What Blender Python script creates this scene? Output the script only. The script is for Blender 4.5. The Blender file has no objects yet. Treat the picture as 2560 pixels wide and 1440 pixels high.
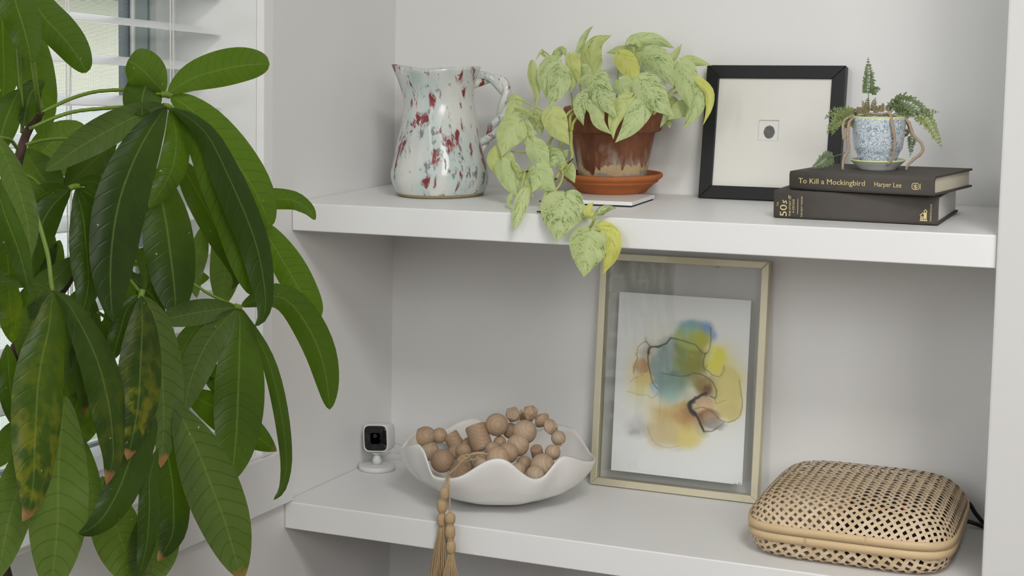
import bpy, bmesh, math, random
import numpy as np
from mathutils import Vector, Matrix, noise

random.seed(7)
S = bpy.context.scene
COL = S.collection

# ------------------------------------------------------------------ camera
FPX, PPY = 3618.2566, 599.7765            # focal length in pixels, height of the optical centre in a 2560 x 1440 frame
YAW, PITCH, ROLL = -0.3925, -0.0857, 0.0183
CAM = np.array([1.0547, -2.0527, 0.5466])
def _axes():
    ca, sa, cb, sb, cc, sc = (math.cos(YAW), math.sin(YAW), math.cos(PITCH), math.sin(PITCH), math.cos(ROLL), math.sin(ROLL))
    fwd = np.array([sa*cb, ca*cb, sb]); right = np.array([ca, -sa, 0.0]); up = np.cross(right, fwd)
    return right*cc + up*sc, up*cc - right*sc, fwd
RX, UX, FX = _axes()
cam_d = bpy.data.cameras.new('camera'); cam = bpy.data.objects.new('camera', cam_d); COL.objects.link(cam)
cam_d.sensor_width = 36.0; cam_d.lens = FPX/2560*36.0; cam_d.shift_y = (PPY-720)/2560
cam_d.clip_start = 0.02; cam_d.clip_end = 60
m = Matrix.Identity(4)
for i in range(3):
    m[i][0], m[i][1], m[i][2], m[i][3] = RX[i], UX[i], -FX[i], CAM[i]
cam.matrix_world = m
S.camera = cam

# ------------------------------------------------------------------ light and exposure
W = bpy.data.worlds.new('world'); S.world = W; W.use_nodes = True
W.node_tree.nodes['Background'].inputs[0].default_value = (0.93, 0.96, 1.0, 1)
W.node_tree.nodes['Background'].inputs[1].default_value = 2.3
def area(name, loc, target, sx, sy, power, color):
    d = bpy.data.lights.new(name, 'AREA'); d.shape = 'RECTANGLE'; d.size = sx; d.size_y = sy; d.energy = power; d.color = color
    o = bpy.data.objects.new(name, d); COL.objects.link(o); o.location = loc
    o.rotation_euler = (Vector(target)-Vector(loc)).to_track_quat('-Z', 'Y').to_euler()
    return o
area('room_window_light', (2.4, -3.3, 1.25), (0.5, 0.0, 0.25), 1.0, 0.9, 27, (1.0, 0.985, 0.96))
area('added_side_daylight', (0.03, -3.62, 1.10), (1.03, -3.62, 1.10), 1.0, 1.05, 54, (0.95, 0.98, 1.0))  # added lamp with no window behind it; boosts the left window's daylight
area('ceiling_light', (1.35, -1.75, 1.66), (1.35, -1.75, 0.0), 0.5, 0.5, 22, (1.0, 0.985, 0.965))
S.view_settings.view_transform = 'Standard'; S.view_settings.look = 'None'
S.view_settings.gamma = 1.0; S.view_settings.use_curve_mapping = False
S.view_settings.exposure = 0.03

# ------------------------------------------------------------------ sight lines: a photo point and a real plane give a place in the room
def ray(u, v): return RX*(u-1280)/FPX + UX*(PPY-v)/FPX + FX
def at_plane(u, v, n, d):
    r = ray(u, v); n = np.array(n, float); return CAM + r*((d-CAM@n)/(r@n))
def atX(u, v, x): return at_plane(u, v, (1, 0, 0), x)
def atY(u, v, y): return at_plane(u, v, (0, 1, 0), y)
def atZ(u, v, z): return at_plane(u, v, (0, 0, 1), z)
def atD(u, v, d): return CAM + ray(u, v)*d
SH_D, SH_Z, SH_RISE, SH_T = 0.3103, 0.42, 0.0161, 0.0386     # upper shelf: depth, front height, rise to the back, thickness
SH_A = math.atan(SH_RISE/SH_D)
def shelf_z(y): return SH_Z + SH_RISE*(y+SH_D)/SH_D
def at_shelf(u, v): return at_plane(u, v, (0, -SH_RISE/SH_D, 1), SH_Z+SH_RISE)
NICHE_W = 0.9363
LOW_D = 0.326

# ------------------------------------------------------------------ helpers
MATS = {}
def new_mat(name):
    mt = bpy.data.materials.new(name); mt.use_nodes = True
    nt = mt.node_tree; MATS[name] = mt
    return mt, nt, nt.nodes['Principled BSDF'], nt.nodes, nt.links
def rgb(r, g, b): return (r, g, b, 1.0)
def srgb(r, g, b):
    f = lambda c: (c/255/12.92 if c/255 <= .04045 else ((c/255+.055)/1.055)**2.4)
    return (f(r), f(g), f(b), 1.0)
def nd(N, kind, **kw):
    n = N.new(kind)
    for k, v in kw.items():
        if k.startswith('i_'): n.inputs[k[2:].replace('_', ' ')].default_value = v
        else: setattr(n, k, v)
    return n
def mathn(N, L, op, a, b=None, c=None, clamp=False):
    n = N.new('ShaderNodeMath'); n.operation = op; n.use_clamp = clamp
    for i, x in enumerate((a, b, c)):
        if x is None: continue
        if isinstance(x, (int, float)): n.inputs[i].default_value = x
        else: L.new(x, n.inputs[i])
    return n.outputs[0]
def mixc(N, L, fac, a, b, mode='MIX'):
    n = N.new('ShaderNodeMix'); n.data_type = 'RGBA'; n.blend_type = mode; n.clamp_factor = True
    for s, x in ((n.inputs[0], fac), (n.inputs[6], a), (n.inputs[7], b)):
        if isinstance(x, (int, float)): s.default_value = x
        elif isinstance(x, tuple): s.default_value = x
        else: L.new(x, s)
    return n.outputs[2]
def ramp(N, L, src, stops):
    n = N.new('ShaderNodeValToRGB'); e = n.color_ramp.elements
    while len(e) < len(stops): e.new(0.5)
    for k, (p, c) in enumerate(stops):
        e[k].position = p; e[k].color = c if isinstance(c, tuple) else (c, c, c, 1)
    L.new(src, n.inputs[0]); return n.outputs[0]
def coords(N, L, kind='Object', scale=(1, 1, 1)):
    t = N.new('ShaderNodeTexCoord'); mp = N.new('ShaderNodeMapping'); mp.inputs['Scale'].default_value = scale
    L.new(t.outputs[kind], mp.inputs[0]); return mp.outputs[0]
def noise_tex(N, L, vec, scale, detail=3, rough=.55, out='Fac', dist=0.0):
    n = N.new('ShaderNodeTexNoise'); n.inputs['Scale'].default_value = scale; n.inputs['Detail'].default_value = detail
    n.inputs['Roughness'].default_value = rough; n.inputs['Distortion'].default_value = dist
    L.new(vec, n.inputs['Vector']); return n.outputs[out]
def bump(N, L, bs, h, strength=.3, dist=.001):
    b = N.new('ShaderNodeBump'); b.inputs['Strength'].default_value = strength; b.inputs['Distance'].default_value = dist
    L.new(h, b.inputs['Height']); L.new(b.outputs[0], bs.inputs['Normal'])
def simple(name, color, rough=.5, spec=.5, metal=0.0, var=.06, vscale=25, bmp=0.0, bscale=200):
    mt, nt, bs, N, L = new_mat(name)
    v = coords(N, L)
    f = noise_tex(N, L, v, vscale)
    dark = tuple(c*(1-var) for c in color[:3])+(1,); lite = tuple(min(1, c*(1+var)) for c in color[:3])+(1,)
    L.new(mixc(N, L, f, dark, lite), bs.inputs['Base Color'])
    bs.inputs['Roughness'].default_value = rough; bs.inputs['Metallic'].default_value = metal
    bs.inputs['Specular IOR Level'].default_value = spec
    if bmp: bump(N, L, bs, noise_tex(N, L, v, bscale), bmp)
    return mt

ROOTM = {}
def tag(o, label=None, cat=None, group=None, kind=None):
    for k, x in (('label', label), ('category', cat), ('group', group), ('kind', kind)):
        if x: o[k] = x
    return o
def empty(name, loc, label, cat, group=None, rot=(0, 0, 0)):
    o = bpy.data.objects.new(name, None); COL.objects.link(o); o.location = loc; o.rotation_euler = rot
    o.empty_display_size = .02
    from mathutils import Euler
    ROOTM[o.name] = Matrix.Translation(Vector(loc)) @ Euler(rot).to_matrix().to_4x4()
    return tag(o, label, cat, group)
def obj(name, geo, mat, parent=None, smooth=True, world=True, uv=None, colors=None):
    verts, faces = geo[0], geo[1]
    if len(geo) > 2 and uv is None: uv = geo[2]
    if parent is not None and parent.name in ROOTM:
        M = ROOTM[parent.name]
        if world:
            Mi = M.inverted(); verts = [Mi @ Vector(v) for v in verts]
    else: M = None
    me = bpy.data.meshes.new(name); me.from_pydata([tuple(v) for v in verts], [], faces)
    if mat is not None:
        for mm in (mat if isinstance(mat, (list, tuple)) else [mat]): me.materials.append(mm)
    if smooth: me.polygons.foreach_set('use_smooth', [True]*len(me.polygons))
    if uv is not None:
        ul = me.uv_layers.new(name='UVMap')
        idx = np.empty(len(me.loops), dtype=np.int32); me.loops.foreach_get('vertex_index', idx)
        ul.data.foreach_set('uv', np.asarray(uv, dtype=np.float32)[idx].ravel())
    if colors is not None:
        ca = me.color_attributes.new('print', 'FLOAT_COLOR', 'POINT')
        ca.data.foreach_set('color', np.asarray(colors, dtype=np.float32).ravel())
    me.update()
    o = bpy.data.objects.new(name, me); COL.objects.link(o)
    if parent is not None:
        o.parent = parent
        if M is not None: ROOTM[o.name] = M
    return o
def join(*gs):
    V, F, U = [], [], []
    hasuv = all(len(g) > 2 for g in gs)
    for g in gs:
        n = len(V); V += list(g[0]); F += [tuple(i+n for i in f) for f in g[1]]
        if hasuv: U += list(g[2])
    return (V, F, U) if hasuv else (V, F)
def box(x0, x1, y0, y1, z0, z1, bev=0.0, seg=2):
    bm = bmesh.new(); bmesh.ops.create_cube(bm, size=1)
    for v in bm.verts: v.co = Vector(((x0+x1)/2+v.co.x*(x1-x0), (y0+y1)/2+v.co.y*(y1-y0), (z0+z1)/2+v.co.z*(z1-z0)))
    if bev: bmesh.ops.bevel(bm, geom=bm.edges[:], offset=bev, segments=seg, affect='EDGES', profile=.5)
    return bmgeo(bm)
def bmgeo(bm):
    bm.normal_update(); bm.verts.index_update()
    r = ([v.co.copy() for v in bm.verts], [tuple(v.index for v in f.verts) for f in bm.faces]); bm.free(); return r
def xform(g, M): return ([M @ Vector(v) for v in g[0]],)+tuple(g[1:])
def hexa(p):   # 8 corners: bottom 0..3, top 4..7
    return ([Vector(q) for q in p], [(3, 2, 1, 0), (4, 5, 6, 7), (0, 1, 5, 4), (1, 2, 6, 5), (2, 3, 7, 6), (3, 0, 4, 7)])
def bevelled(g, off, seg=2):
    bm = bmesh.new(); vs = [bm.verts.new(v) for v in g[0]]
    for f in g[1]: bm.faces.new([vs[i] for i in f])
    bmesh.ops.bevel(bm, geom=bm.edges[:], offset=off, segments=seg, affect='EDGES', profile=.5)
    return bmgeo(bm)
def lathe(prof, n=48, c=(0, 0, 0), cap=True):
    V, F = [], []
    for r, z in prof:
        for k in range(n):
            a = 2*math.pi*k/n; V.append((c[0]+r*math.cos(a), c[1]+r*math.sin(a), c[2]+z))
    for i in range(len(prof)-1):
        for k in range(n):
            F.append((i*n+k, i*n+(k+1) % n, (i+1)*n+(k+1) % n, (i+1)*n+k))
    if cap:
        F.append(tuple(reversed(range(n)))); F.append(tuple(range((len(prof)-1)*n, len(prof)*n)))
    return V, F
def crom(P, n):
    P = [np.array(p, float) for p in P]
    if len(P) == 2: return [P[0]+(P[1]-P[0])*t for t in np.linspace(0, 1, n)]
    Q = [2*P[0]-P[1]]+P+[2*P[-1]-P[-2]]
    dense = []
    for i in range(1, len(Q)-2):
        for t in np.linspace(0, 1, 14, endpoint=False):
            a, b, c, d = Q[i-1], Q[i], Q[i+1], Q[i+2]
            dense.append(.5*((2*b)+(c-a)*t+(2*a-5*b+4*c-d)*t*t+(3*b-a-3*c+d)*t**3))
    dense.append(P[-1]); dense = np.array(dense)
    s = np.concatenate([[0], np.cumsum(np.linalg.norm(np.diff(dense, axis=0), axis=1))])
    return [np.array([np.interp(t, s, dense[:, k]) for k in range(dense.shape[1])]) for t in np.linspace(0, s[-1], n)]
def tube(P, r, n=8, samples=None, cap=True, lump=None):
    P = [np.array(p, float) for p in (crom(P, samples) if samples else P)]
    m_ = len(P); R = r if callable(r) else ((lambda t: r) if isinstance(r, (int, float)) else (lambda t: float(np.interp(t, np.linspace(0, 1, len(r)), r))))
    V, F = [], []
    ref = None
    for i in range(m_):
        t = P[min(i+1, m_-1)]-P[max(i-1, 0)]; t = t/(np.linalg.norm(t)+1e-12)
        if ref is None:
            ref = np.cross(t, [0, 0, 1.]) if abs(t[2]) < .9 else np.cross(t, [1., 0, 0])
        ref = ref-t*(ref@t); ref /= np.linalg.norm(ref); b = np.cross(t, ref)
        rr = R(i/(m_-1))
        for k in range(n):
            a = 2*math.pi*k/n; q = rr*(lump(i/(m_-1), a) if lump else 1)
            V.append(P[i]+(ref*math.cos(a)+b*math.sin(a))*q)
    for i in range(m_-1):
        for k in range(n): F.append((i*n+k, i*n+(k+1) % n, (i+1)*n+(k+1) % n, (i+1)*n+k))
    if cap: F.append(tuple(reversed(range(n)))); F.append(tuple(range((m_-1)*n, m_*n)))
    return V, F
def text_geo(s, size, depth=.00025, sx=1.0, spacing=1.0, offset=0.0, shear=0.0):
    c = bpy.data.curves.new('t', 'FONT'); c.body = s; c.size = size; c.extrude = depth; c.space_character = spacing; c.offset = offset; c.shear = shear
    c.resolution_u = 3
    o = bpy.data.objects.new('t', c); COL.objects.link(o)
    dg = bpy.context.evaluated_depsgraph_get(); me = o.evaluated_get(dg).to_mesh()
    g = ([Vector((v.co.x*sx, v.co.y, v.co.z)) for v in me.vertices], [tuple(p.vertices) for p in me.polygons])
    o.evaluated_get(dg).to_mesh_clear(); bpy.data.objects.remove(o); bpy.data.curves.remove(c)
    return g

# ------------------------------------------------------------------ materials
PAINT = simple('wall_paint', (.785, .782, .772, 1), .6, .3, var=.012, vscale=6, bmp=.04, bscale=350)
PILLAR = simple('pillar_paint', (.66, .652, .635, 1), .6, .3, var=.012, vscale=6, bmp=.05, bscale=300)
TRIM = simple('trim_paint', (.825, .824, .822, 1), .38, .45, var=.012, vscale=9, bmp=.03, bscale=180)
SHELF = simple('shelf_paint', (.815, .813, .808, 1), .42, .45, var=.015, vscale=7, bmp=.05, bscale=160)
FARWALL = simple('far_wall_paint', (.30, .29, .275, 1), .7, .2, var=.01)
FLOORM = simple('floor_wood', (.075, .048, .03, 1), .5, .4, var=.25, vscale=8)
BLACKW = simple('black_wood', (.010, .0103, .0112, 1), .45, .3, var=.15, vscale=60)
MATB = simple('mat_board', (.76, .745, .70, 1), .85, .2, var=.01)
PAPER = simple('paper', (.80, .80, .79, 1), .8, .2, var=.01)
GOLD = simple('champagne_metal', (.66, .61, .45, 1), .42, .5, metal=.45, var=.05, vscale=200, bmp=.05, bscale=900)
TERRA2 = simple('saucer_clay', (.42, .135, .045, 1), .75, .25, var=.14, vscale=60, bmp=.15, bscale=300)
TILE = simple('white_tile', (.80, .80, .79, 1), .3, .5, var=.02)
CORK = simple('dark_backing', (.03, .03, .03, 1), .8, .2)
CLOTH = simple('book_cloth', (.088, .078, .069, 1), .75, .25, var=.10, vscale=60, bmp=.25, bscale=1500)
PAGES = simple('page_block', (.68, .63, .50, 1), .8, .2, var=.04, vscale=20)
PAGES2 = simple('white_page_block', (.76, .755, .72, 1), .8, .2, var=.03, vscale=20)
GOLDINK = simple('gold_lettering', (.72, .60, .30, 1), .4, .5, metal=.2, var=.08, vscale=400)
CERAM = simple('white_ceramic', (.80, .785, .755, 1), .32, .45, var=.02, vscale=14, bmp=.12, bscale=60)
GREYC = simple('saucer_glaze', (.66, .68, .68, 1), .25, .5, var=.03)
LIME = simple('lime_rim', (.66, .74, .30, 1), .3, .5, var=.05)
PLASTIC = simple('white_plastic', (.70, .71, .715, 1), .35, .45, var=.01)
LENSM = simple('black_glass', (.003, .003, .0035, 1), .06, .5, var=.05)
CABLE = simple('black_cable', (.006, .006, .0065, 1), .35, .5, var=.05)
JUTE = simple('jute', (.50, .36, .21, 1), .9, .15, var=.22, vscale=500, bmp=.4, bscale=1200)
FUZZ = simple('furry_rhizome', (.40, .31, .225, 1), .95, .1, var=.35, vscale=300, bmp=.6, bscale=900)
SOIL = simple('soil', (.05, .035, .022, 1), .95, .1, var=.4, vscale=120, bmp=.6, bscale=300)
SLATM = simple('blind_slat', (.80, .81, .82, 1), .32, .45, var=.01)
CORDM = simple('blind_cord', (.78, .77, .75, 1), .8, .2)
ALU = simple('window_frame_paint', (.42, .50, .50, 1), .4, .4, var=.03)
ALU2 = simple('window_frame_dark', (.10, .13, .15, 1), .4, .4, var=.03)
SCREENM = simple('insect_screen', (.30, .31, .31, 1), .7, .2)
DARKPOT = simple('plant_pot_glaze', (.12, .12, .12, 1), .4, .5)
PALEWALL = simple('pale_render', (.70, .74, .73, 1), .85, .2, var=.03, vscale=2)
YWALL = simple('yellow_render', (.72, .72, .60, 1), .85, .2, var=.05, vscale=2)
EAVE = simple('eave_grey', (.22, .25, .26, 1), .7, .2)
GRASSM = simple('lawn', (.35, .38, .22, 1), .95, .1, var=.2, vscale=4)
DEVICE = simple('device_black', (.008, .008, .009, 1), .45, .4)
STEMV = simple('vine_stem', (.42, .46, .13, 1), .6, .3, var=.2, vscale=120)
ROOTB = simple('aerial_root', (.12, .075, .045, 1), .8, .2, var=.3, vscale=300)
PETIO = simple('tree_petiole', (.115, .185, .018, 1), .45, .4, var=.15, vscale=60)
DRYF = simple('dry_frond', (.22, .19, .10, 1), .8, .2, var=.35, vscale=200)

def bark():
    mt, nt, bs, N, L = new_mat('bark')
    v = coords(N, L, 'Object', (60, 60, 22)); f = noise_tex(N, L, v, 1.6, 5, .65)
    L.new(ramp(N, L, f, [(.3, (.018, .012, .009, 1)), (.62, (.085, .045, .032, 1)), (.85, (.17, .11, .08, 1))]), bs.inputs['Base Color'])
    bs.inputs['Roughness'].default_value = .9; bump(N, L, bs, f, .8, .003); return mt
BARK = bark()

def tree_leaf_mat():
    mt, nt, bs, N, L = new_mat('tree_leaf')
    t = N.new('ShaderNodeTexCoord'); sep = N.new('ShaderNodeSeparateXYZ'); L.new(t.outputs['UV'], sep.inputs[0])
    ax = mathn(N, L, 'ABSOLUTE', mathn(N, L, 'SUBTRACT', sep.outputs[0], .5)); ax = mathn(N, L, 'MULTIPLY', ax, 2.0)
    vv = sep.outputs[1]
    obj_c = t.outputs['Object']
    wob = noise_tex(N, L, obj_c, 30, 2)
    mid = mathn(N, L, 'SUBTRACT', 1.0, mathn(N, L, 'MULTIPLY', ax, 17.0), clamp=True)
    ph = mathn(N, L, 'SUBTRACT', mathn(N, L, 'MULTIPLY', vv, 13.0), mathn(N, L, 'MULTIPLY', mathn(N, L, 'POWER', ax, 1.5), 1.15))
    ph = mathn(N, L, 'ADD', ph, mathn(N, L, 'MULTIPLY', wob, .55))
    wv = mathn(N, L, 'ABSOLUTE', mathn(N, L, 'SUBTRACT', mathn(N, L, 'FRACT', ph), .5))     # 0 at the vein
    vein = mathn(N, L, 'SUBTRACT', 1.0, mathn(N, L, 'MULTIPLY', wv, 9.0), clamp=True)
    tone = N.new('ShaderNodeAttribute'); tone.attribute_type = 'OBJECT'; tone.attribute_name = 'tone'
    tip = N.new('ShaderNodeAttribute'); tip.attribute_type = 'OBJECT'; tip.attribute_name = 'brown_tip'
    yel = N.new('ShaderNodeAttribute'); yel.attribute_type = 'OBJECT'; yel.attribute_name = 'yellowing'
    geo = N.new('ShaderNodeNewGeometry')
    up = mixc(N, L, tone.outputs['Fac'], (.012, .027, .004, 1), (.074, .142, .007, 1))  # tone: real young-leaf colour, with each leaf's light and shade mixed in
    dn = mixc(N, L, tone.outputs['Fac'], (.044, .066, .021, 1), (.118, .170, .042, 1))
    mott = noise_tex(N, L, obj_c, 55, 4, .6)
    c = mixc(N, L, geo.outputs['Backfacing'], up, dn)
    c = mixc(N, L, mathn(N, L, 'MULTIPLY', mathn(N, L, 'SUBTRACT', mott, .35, clamp=True), .9), c, (.036, .078, .009, 1))
    c = mixc(N, L, mathn(N, L, 'MULTIPLY', vein, .5), c, (.022, .045, .008, 1))
    c = mixc(N, L, mathn(N, L, 'MULTIPLY', mid, .6), c, (.17, .23, .06, 1))
    big = noise_tex(N, L, obj_c, 62, 3, .55)
    ym = mathn(N, L, 'MULTIPLY', ramp(N, L, big, [(.46, 0.0), (.62, 1.0)]), yel.outputs['Fac'])
    ym = mathn(N, L, 'MULTIPLY', ym, ramp(N, L, vv, [(.35, 0.25), (.8, 1.0)]))
    c = mixc(N, L, mathn(N, L, 'MULTIPLY', ym, .65), c, (.26, .24, .012, 1))
    spk = noise_tex(N, L, obj_c, 210, 1, .4)
    c = mixc(N, L, ramp(N, L, spk, [(.80, 0.0), (.82, .8)]), c, (.50, .50, .25, 1))
    edge = mathn(N, L, 'ADD', vv, mathn(N, L, 'MULTIPLY', mathn(N, L, 'SUBTRACT', big, .5), .10))
    bt = mathn(N, L, 'MULTIPLY', ramp(N, L, edge, [(.925, 0.0), (.955, 1.0)]), tip.outputs['Fac'])
    c = mixc(N, L, bt, c, (.30, .135, .06, 1))
    L.new(c, bs.inputs['Base Color']); bs.inputs['Roughness'].default_value = .40; bs.inputs['Specular IOR Level'].default_value = .26
    h = mathn(N, L, 'ADD', mathn(N, L, 'MULTIPLY', vein, -1.0), mathn(N, L, 'MULTIPLY', mott, .5))
    bump(N, L, bs, h, .22, .0012)
    tr = N.new('ShaderNodeBsdfTranslucent'); L.new(mixc(N, L, .62, c, (.26, .46, .012, 1)), tr.inputs[0])
    ms = N.new('ShaderNodeMixShader'); ms.inputs[0].default_value = .33
    L.new(bs.outputs[0], ms.inputs[1]); L.new(tr.outputs[0], ms.inputs[2]); L.new(ms.outputs[0], N['Material Output'].inputs[0])
    return mt
TLEAF = tree_leaf_mat()

def pothos_mat():
    mt, nt, bs, N, L = new_mat('marbled_leaf')
    t = N.new('ShaderNodeTexCoord'); sep = N.new('ShaderNodeSeparateXYZ'); L.new(t.outputs['UV'], sep.inputs[0])
    inf = N.new('ShaderNodeObjectInfo')
    ax = mathn(N, L, 'MULTIPLY', mathn(N, L, 'ABSOLUTE', mathn(N, L, 'SUBTRACT', sep.outputs[0], .5)), 2.0)
    mk = N.new('ShaderNodeAttribute'); mk.attribute_type = 'OBJECT'; mk.attribute_name = 'marbling'
    ye = N.new('ShaderNodeAttribute'); ye.attribute_type = 'OBJECT'; ye.attribute_name = 'yellow'
    # streaks run from the midrib out and towards the tip
    cmb = N.new('ShaderNodeCombineXYZ')
    L.new(mathn(N, L, 'MULTIPLY', mathn(N, L, 'SUBTRACT', sep.outputs[1], mathn(N, L, 'MULTIPLY', ax, .38)), 26.0), cmb.inputs[0])
    L.new(mathn(N, L, 'ADD', mathn(N, L, 'MULTIPLY', sep.outputs[0], 9.0), mathn(N, L, 'MULTIPLY', sep.outputs[1], 3.0)), cmb.inputs[1])
    L.new(mathn(N, L, 'MULTIPLY', inf.outputs['Random'], 37.0), cmb.inputs[2])
    f = noise_tex(N, L, cmb.outputs[0], 1.75, 3, .6)
    f2 = noise_tex(N, L, cmb.outputs[0], .28, 2, .5)
    th = mathn(N, L, 'ADD', f, mathn(N, L, 'MULTIPLY', mathn(N, L, 'SUBTRACT', f2, .5), .45))
    th = mathn(N, L, 'ADD', th, mathn(N, L, 'MULTIPLY', mathn(N, L, 'SUBTRACT', mk.outputs['Fac'], .4), .16))
    spot = ramp(N, L, th, [(.635, 0.0), (.70, .8)])
    wash = ramp(N, L, f2, [(.40, 0.0), (.70, .8)])
    pale = mixc(N, L, ye.outputs['Fac'], (.57, .665, .325, 1), (.68, .67, .17, 1))
    grn = mixc(N, L, ye.outputs['Fac'], (.47, .59, .25, 1), (.54, .58, .10, 1))
    c = mixc(N, L, wash, pale, grn)
    c = mixc(N, L, spot, c, (.065, .125, .035, 1))
    mid = mathn(N, L, 'SUBTRACT', 1.0, mathn(N, L, 'MULTIPLY', ax, 16.0), clamp=True)
    c = mixc(N, L, mathn(N, L, 'MULTIPLY', mid, .40), c, (.68, .74, .46, 1))
    L.new(c, bs.inputs['Base Color']); bs.inputs['Roughness'].default_value = .45; bs.inputs['Specular IOR Level'].default_value = .35
    bump(N, L, bs, f, .15, .001)
    tr = N.new('ShaderNodeBsdfTranslucent'); L.new(c, tr.inputs[0])
    ms = N.new('ShaderNodeMixShader'); ms.inputs[0].default_value = .28
    L.new(bs.outputs[0], ms.inputs[1]); L.new(tr.outputs[0], ms.inputs[2]); L.new(ms.outputs[0], N['Material Output'].inputs[0])
    return mt
PLEAF = pothos_mat()

def fern_mat():
    mt, nt, bs, N, L = new_mat('fern_frond')
    g = N.new('ShaderNodeAttribute'); g.attribute_type = 'OBJECT'; g.attribute_name = 'tone'
    v = coords(N, L); f = noise_tex(N, L, v, 160, 2)
    c = mixc(N, L, g.outputs['Fac'], (.15, .215, .115, 1), (.38, .45, .12, 1))
    c = mixc(N, L, mathn(N, L, 'MULTIPLY', f, .5), c, (.17, .24, .12, 1))
    L.new(c, bs.inputs['Base Color']); bs.inputs['Roughness'].default_value = .6
    tr = N.new('ShaderNodeBsdfTranslucent'); L.new(c, tr.inputs[0])
    ms = N.new('ShaderNodeMixShader'); ms.inputs[0].default_value = .25
    L.new(bs.outputs[0], ms.inputs[1]); L.new(tr.outputs[0], ms.inputs[2]); L.new(ms.outputs[0], N['Material Output'].inputs[0])
    return mt
FERN = fern_mat()

def jug_mat():
    mt, nt, bs, N, L = new_mat('red_splashed_glaze')
    v = coords(N, L, 'Object', (1, 1, .42))
    a = noise_tex(N, L, v, 78, 5, .64, dist=.6)
    b = noise_tex(N, L, v, 31, 2, .5)
    th = mathn(N, L, 'ADD', a, mathn(N, L, 'MULTIPLY', mathn(N, L, 'SUBTRACT', b, .5), .55))
    red = ramp(N, L, th, [(.606, 0.0), (.65, 1.0)])
    halo = ramp(N, L, th, [(.56, 0.0), (.61, 1.0)])
    v2 = coords(N, L, 'Object', (1, 1, .45)); g = noise_tex(N, L, v2, 110, 4, .6)
    fl = ramp(N, L, mathn(N, L, 'ADD', g, mathn(N, L, 'MULTIPLY', mathn(N, L, 'SUBTRACT', noise_tex(N, L, v, 22, 2), .5), .5)), [(.63, 0.0), (.70, .85)])
    aq = ramp(N, L, noise_tex(N, L, v, 27, 2), [(.38, 0.0), (.66, 1.0)])
    c = mixc(N, L, aq, (.70, .70, .665, 1), (.50, .60, .575, 1))
    c = mixc(N, L, fl, c, (.14, .13, .14, 1))
    c = mixc(N, L, mathn(N, L, 'MULTIPLY', halo, .55), c, (.30, .22, .24, 1))
    c = mixc(N, L, red, c, (.245, .040, .045, 1))
    L.new(c, bs.inputs['Base Color']); bs.inputs['Roughness'].default_value = .14; bs.inputs['Specular IOR Level'].default_value = .5
    bump(N, L, bs, mathn(N, L, 'ADD', noise_tex(N, L, v, 34, 2), mathn(N, L, 'MULTIPLY', red, -.25)), .32, .003)
    return mt
JUGM = jug_mat()
CLAYB = simple('bare_clay', (.40, .33, .21, 1), .8, .2, var=.1, vscale=80)

def pot_mat():
    mt, nt, bs, N, L = new_mat('weathered_terracotta')
    t = N.new('ShaderNodeTexCoord'); sep = N.new('ShaderNodeSeparateXYZ'); L.new(t.outputs['Object'], sep.inputs[0]); z = sep.outputs[2]
    v = coords(N, L, 'Object', (1, 1, .35)); n1 = noise_tex(N, L, v, 42, 5, .62, dist=.3); n2 = noise_tex(N, L, coords(N, L), 70, 4, .6)
    c = ramp(N, L, noise_tex(N, L, v, 30, 5, .6), [(.28, (.095, .030, .013, 1)), (.52, (.20, .066, .028, 1)), (.80, (.31, .125, .060, 1))])
    zz = mathn(N, L, 'SUBTRACT', z, mathn(N, L, 'MULTIPLY', n1, .072))           # ragged tide line
    crust = ramp(N, L, mathn(N, L, 'ADD', mathn(N, L, 'MULTIPLY', zz, 20.0), .5), [(.36, 1.0), (.42, 0.0)])
    haze = ramp(N, L, mathn(N, L, 'ADD', mathn(N, L, 'MULTIPLY', zz, 20.0), .5), [(.40, .8), (1.0, 0.0)])
    haze = mathn(N, L, 'MULTIPLY', haze, ramp(N, L, n1, [(.47, 0.0), (.60, 1.0)]))
    c = mixc(N, L, haze, c, (.42, .36, .31, 1))
    c = mixc(N, L, crust, c, (.62, .47, .27, 1))
    low = ramp(N, L, mathn(N, L, 'ADD', mathn(N, L, 'MULTIPLY', mathn(N, L, 'SUBTRACT', z, mathn(N, L, 'MULTIPLY', n2, .040)), 20.0), .5), [(.52, 1.0), (.60, 0.0)])
    c = mixc(N, L, low, c, (.36, .33, .29, 1))
    L.new(c, bs.inputs['Base Color']); bs.inputs['Roughness'].default_value = .72
    bump(N, L, bs, mathn(N, L, 'ADD', n2, crust), .3, .0015); return mt
POTM = pot_mat()

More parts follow.
